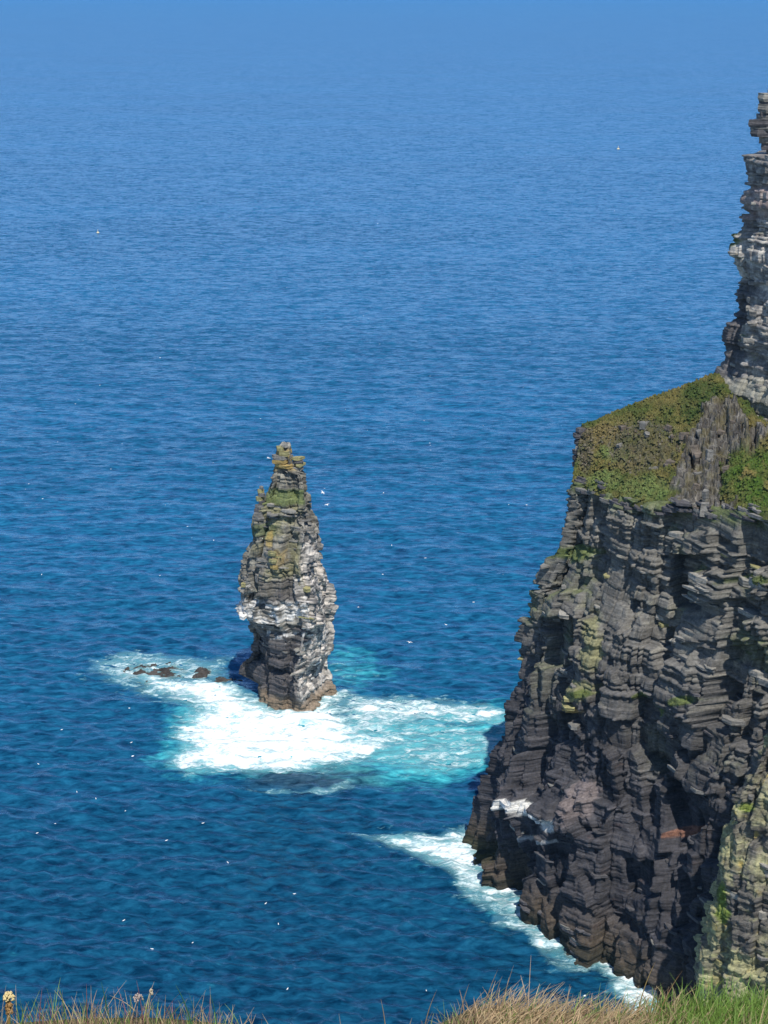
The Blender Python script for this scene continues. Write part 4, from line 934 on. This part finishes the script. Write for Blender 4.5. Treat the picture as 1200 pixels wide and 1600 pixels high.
# grass: curved tapering blades in tufts
def blade_mat():
    m, nt = new_mat('grass_blades')
    a = N(nt, 'ShaderNodeAttribute', attribute_name='tint').outputs[0]
    p = finish(nt, a, 0.6, None, spec=0.3)
    tr = N(nt, 'ShaderNodeBsdfTranslucent'); nt.links.new(a, tr.inputs[0])
    mx = N(nt, 'ShaderNodeMixShader', ins={0: 0.25}); nt.links.new(p.outputs[0], mx.inputs[1]); nt.links.new(tr.outputs[0], mx.inputs[2])
    nt.links.new(mx.outputs[0], [n for n in nt.nodes if n.type == 'OUTPUT_MATERIAL'][0].inputs[0]); return m
M_BLADE = blade_mat()
STRAW, TAN, GREEN, DKGREEN, PINK = (0.46, 0.34, 0.19), (0.33, 0.24, 0.14), (0.16, 0.26, 0.05), (0.04, 0.14, 0.07), (0.26, 0.12, 0.12)
BV, BF, BC = [], [], []
def blade(x, y, h, lean_x, lean_y, wd, col, curl=1.0, seg_=6):
    z0 = float(ground_z(np.float64(x), np.float64(y))) - 0.01; a = random.uniform(-0.6, 0.6); ux, uy = math.cos(a) * wd / 2, math.sin(a) * wd / 2
    b = len(BV)
    for i in range(seg_ + 1):
        t = i / seg_; k = (1 - t) ** 0.6 if t > 0 else 1
        k = max(k, 0.12); q = t ** (1 + curl * 0.7)
        cx, cy, cz = x + lean_x * q, y + lean_y * q, z0 + h * t * (1 - 0.18 * curl * t)
        BV.append((cx - ux * k, cy - uy * k, cz)); BV.append((cx + ux * k, cy + uy * k, cz))
        v = 0.75 + 0.35 * t; c = tuple(min(0.8, q_ * v) for q_ in col); BC.append(c); BC.append(c)
    for i in range(seg_): k = b + 2 * i; BF.append((k, k + 1, k + 3, k + 2))
def jcol(c): f = random.uniform(0.7, 1.3); g_ = random.uniform(0.92, 1.08); return (c[0] * f, c[1] * f * g_, c[2] * f)
rg = random.Random(4)
# dense tussocks on the right, dry on the middle right and green at the far right
def dens_x(x): return float(np.interp(x, [-0.8, -0.72, -0.62, -0.35, -0.28, -0.1, 0.05, 0.14, 0.25, 0.5, 0.8, 3], [0.12, 0.30, 0.4, 0.32, 0.12, 0.03, 0.08, 0.6, 1, 1, 1, 1]))
n_b = 0
while n_b < 15000:
    x = rg.uniform(-1.15, 1.3); 
    if rg.random() > dens_x(x) ** 1.3: continue
    y = float(edge_y(x)) - abs(rg.gauss(0, 0.20)) + 0.05
    r_ = rg.random(); n_b += 1
    if x > 0.14:
        gfrac = float(np.interp(x, [0.14, 0.42, 0.5, 0.62, 0.75, 1.3], [0.05, 0.10, 0.45, 0.9, 0.9, 0.9]))
        col = jcol(GREEN if rg.random() < gfrac else (STRAW if rg.random() < 0.8 else TAN)); h = rg.uniform(0.03, 0.085) * (1.0 if x < 0.5 else 1.25)
        blade(x, y, h, rg.gauss(0.035 if x < 0.5 else 0.01, 0.03), rg.gauss(0, 0.02), rg.uniform(0.0016, 0.0034), col, rg.uniform(0.6, 1.6))
    else:
        col = jcol(STRAW if r_ < 0.45 else (TAN if r_ < 0.65 else (PINK if r_ < 0.75 else GREEN)))
        blade(x, y, rg.uniform(0.025, 0.075) * float(np.interp(x, [-0.7, -0.3, 0, 0.14], [1.45, 1.25, 0.7, 0.9])), rg.gauss(0, 0.022), rg.gauss(0, 0.02), rg.uniform(0.0012, 0.0026), col, rg.uniform(0.3, 1.2))
for _ in range(150):                                      # taller wisps
    x = rg.choice([rg.uniform(0.05, 0.72), rg.uniform(0.05, 0.72), rg.uniform(-0.72, -0.25), rg.uniform(-0.3, 0.1)])
    if x < 0.05 and rg.random() < 0.45: continue
    y = float(edge_y(x)) - rg.uniform(-0.03, 0.2); gfrac = 0.7 if x > 0.55 else 0.15
    blade(x, y, rg.uniform(0.07, 0.15) * (1 if x > 0.05 else 0.72), rg.gauss(0.035 if x > 0.05 else 0, 0.03), rg.gauss(0, 0.03), rg.uniform(0.0014, 0.0026), jcol(GREEN if rg.random() < gfrac else (TAN if rg.random() < 0.6 else STRAW)), rg.uniform(0.2, 1.0), 8)
BV, BF, BC = np.array(BV), np.array(BF), np.array(BC)
gr = mesh_np('grass', BV, BF, M_BLADE, {'tint': BC}, smooth=True)
tag(gr, 'dry straw and green grass along the cliff edge in the foreground', 'grass', None, 'stuff')

# two seed heads and some tall stems that stand out on their own
def stem_thing(name, px, py_top, h, cat, label, rad, stemcol, head_col, lean_=0.0, yoff=0.0, bloom=False):
    Yd = None
    xg = (px - 600) / FPX * 3.4; Yd = float(edge_y(xg)) - yoff
    top = at_y(px, py_top, Yd); base = np.array([top[0] - lean_, Yd, top[2] - h])
    e = empty(name, tuple(base), label, cat)
    n = 7; V, F, = [], []
    for i in range(7):
        t = i / 6; c = base * (1 - t) + top * t; c = c + np.array([lean_ * (t * t - t), 0, 0]); r_ = rad * (1 - 0.3 * t)
        for j in range(n): a = 2 * math.pi * j / n; V.append((c[0] + r_ * math.cos(a), c[1] + r_ * math.sin(a), c[2]))
    F = grid_faces(7, n, True)
    mesh_np('stem', np.array(V), F, simple_mat(name + '_stem', stemcol, 0.7), None, e, True)
    return e, top
def floret_cluster(e, top, mat, R_, n, seed, name='flower_head', squash=1.0, fl=0.0022):
    r = random.Random(seed); V, F = [], []
    for k in range(n):
        a, b = r.uniform(0, 6.28), math.acos(r.uniform(-0.4, 1)); rr_ = R_ * r.uniform(0.75, 1.05)
        c = (top[0] + rr_ * math.sin(b) * math.cos(a), top[1] + rr_ * math.sin(b) * math.sin(a), top[2] + squash * rr_ * math.cos(b))
        s0 = len(V)
        for d_ in ((1, 0, 0), (-1, 0, 0), (0, 1, 0), (0, -1, 0), (0, 0, 1.3), (0, 0, -1)): V.append(tuple(c[q] + d_[q] * fl * r.uniform(0.7, 1.4) for q in range(3)))
        for t in ((0, 2, 4), (2, 1, 4), (1, 3, 4), (3, 0, 4), (2, 0, 5), (1, 2, 5), (3, 1, 5), (0, 3, 5)): F.append(tuple(s0 + q for q in t))
    return mesh_np(name, np.array(V), np.array(F), mat, None, e)
e, top = stem_thing('seed_head', 13, 1556, 0.12, 'flower', 'pale plantain flower head on a brown stalk at the lower left corner', 0.0045, (0.22, 0.15, 0.05), None, 0.004)
floret_cluster(e, top + np.array([0, 0, -0.004]), simple_mat('cream_florets', (0.58, 0.46, 0.22)), 0.0105, 70, 1, fl=0.0026)
floret_cluster(e, top + np.array([0, 0, -0.030]), simple_mat('brown_bracts', (0.30, 0.17, 0.06)), 0.0062, 80, 2, 'spike', 3.2, 0.0028)
e, top = stem_thing('withered_thrift', 216, 1560, 0.08, 'flower', 'withered grey tangled flower head standing among the pink stems at lower left', 0.0012, (0.3, 0.22, 0.16), None, 0.006)
floret_cluster(e, top, simple_mat('withered_petals', (0.34, 0.28, 0.24)), 0.009, 34, 3, fl=0.0024)
e, top = stem_thing('dry_seed_stalk', 236, 1548, 0.09, 'grass stalk', 'dry tan seed stalk right beside the withered flower head', 0.0011, (0.40, 0.32, 0.2), None, 0.01)
floret_cluster(e, top + np.array([0, 0, -0.006]), simple_mat('dry_husks', (0.46, 0.38, 0.26)), 0.0035, 26, 4, 'seed_spike', 2.6, 0.0018)
def blade_thing(px, py, h, lean_, colr, wd, label):
    xg = (px - 600) / FPX * 3.4; Yd = float(edge_y(xg)); top = at_y(px, py, Yd); base = top - np.array([lean_, 0, h])
    V = []
    for i in range(9):
        t = i / 8; c = base * (1 - t) + top * t; c = c + np.array([lean_ * (t * t - t) * 0.6, 0, 0]); k = wd / 2 * max(0.1, (1 - t) ** 0.5)
        for s_, q in ((-1, 0), (1, 0), (0, 1)): V.append((c[0] + s_ * k, c[1] + q * k * 0.6, c[2]))
    o = mesh_np('grass_stalk', np.array(V), grid_faces(9, 3, True), simple_mat('stalk_tint', colr, 0.6), None, None, True)
    tag(o, label, 'grass stalk', 'single grass stalks against the sea')
for a in [(158, 1534, 0.10, -0.012, DKGREEN, 0.0032, 'dark green upright grass stalk near the middle of the pink and tan stems'),
          (274, 1538, 0.10, -0.030, DKGREEN, 0.0034, 'dark green grass stalk leaning left, standing alone right of the withered flower head'),
          (91, 1538, 0.09, -0.012, GREEN, 0.0026, 'pale green stalk leaning left, third from the lower left corner'),
          (66, 1543, 0.09, 0.010, PINK, 0.0026, 'purplish stalk right of the plantain flower head'),
          (135, 1537, 0.09, 0.002, PINK, 0.0026, 'tall pinkish stalk left of the dark green upright one'),
          (213, 1531, 0.10, -0.010, PINK, 0.0022, 'thin dark red stalk rising above the withered flower head'),
          (328, 1551, 0.08, -0.012, DKGREEN, 0.0024, 'thin green stalk leaning left beside a bare patch of sea'),
          (310, 1569, 0.06, -0.022, TAN, 0.0028, 'short dull stalk leaning strongly left near the lower left'),
          (595, 1561, 0.08, -0.010, TAN, 0.0026, 'brown stalk leaning left at the middle of the bottom edge'),
          (683, 1546, 0.09, 0.024, TAN, 0.0024, 'long tan stalk leaning right before the straw tussock'),
          (733, 1537, 0.10, 0.020, TAN, 0.0028, 'tall brown stalk leaning right at the left end of the straw tussock'),
          (778, 1515, 0.12, 0.030, TAN, 0.0028, 'tallest brown stalk leaning right over the straw tussock'),
          (1024, 1503, 0.12, 0.030, (0.38, 0.27, 0.10), 0.0030, 'golden stalk crossing in front of the cliff foot'),
          (1066, 1517, 0.12, 0.045, (0.38, 0.22, 0.10), 0.0028, 'rust stalk leaning far right in front of the dark cliff')]:
    blade_thing(*a)

# ------------------------------------------------------------------ sea haze
hz = bpy.data.meshes.new('haze')
x0, x1, y0, y1, z0, z1 = -46000, 46000, -300, 46500, -9, 185
V = [(x, y, z) for z in (z0, z1) for y in (y0, y1) for x in (x0, x1)]
hz.from_pydata(V, [], [(0, 2, 3, 1), (4, 5, 7, 6), (0, 1, 5, 4), (2, 6, 7, 3), (0, 4, 6, 2), (1, 3, 7, 5)])
m, nt = new_mat('haze'); pv = N(nt, 'ShaderNodeVolumePrincipled', ins={'Density': 2.0e-5, 'Color': (0.14, 0.52, 1.0, 1), 'Anisotropy': 0.0})
o = N(nt, 'ShaderNodeOutputMaterial'); nt.links.new(pv.outputs[0], o.inputs['Volume']); hz.materials.append(m)
ho = link(bpy.data.objects.new('haze', hz)); tag(ho, None, None, None, 'stuff')
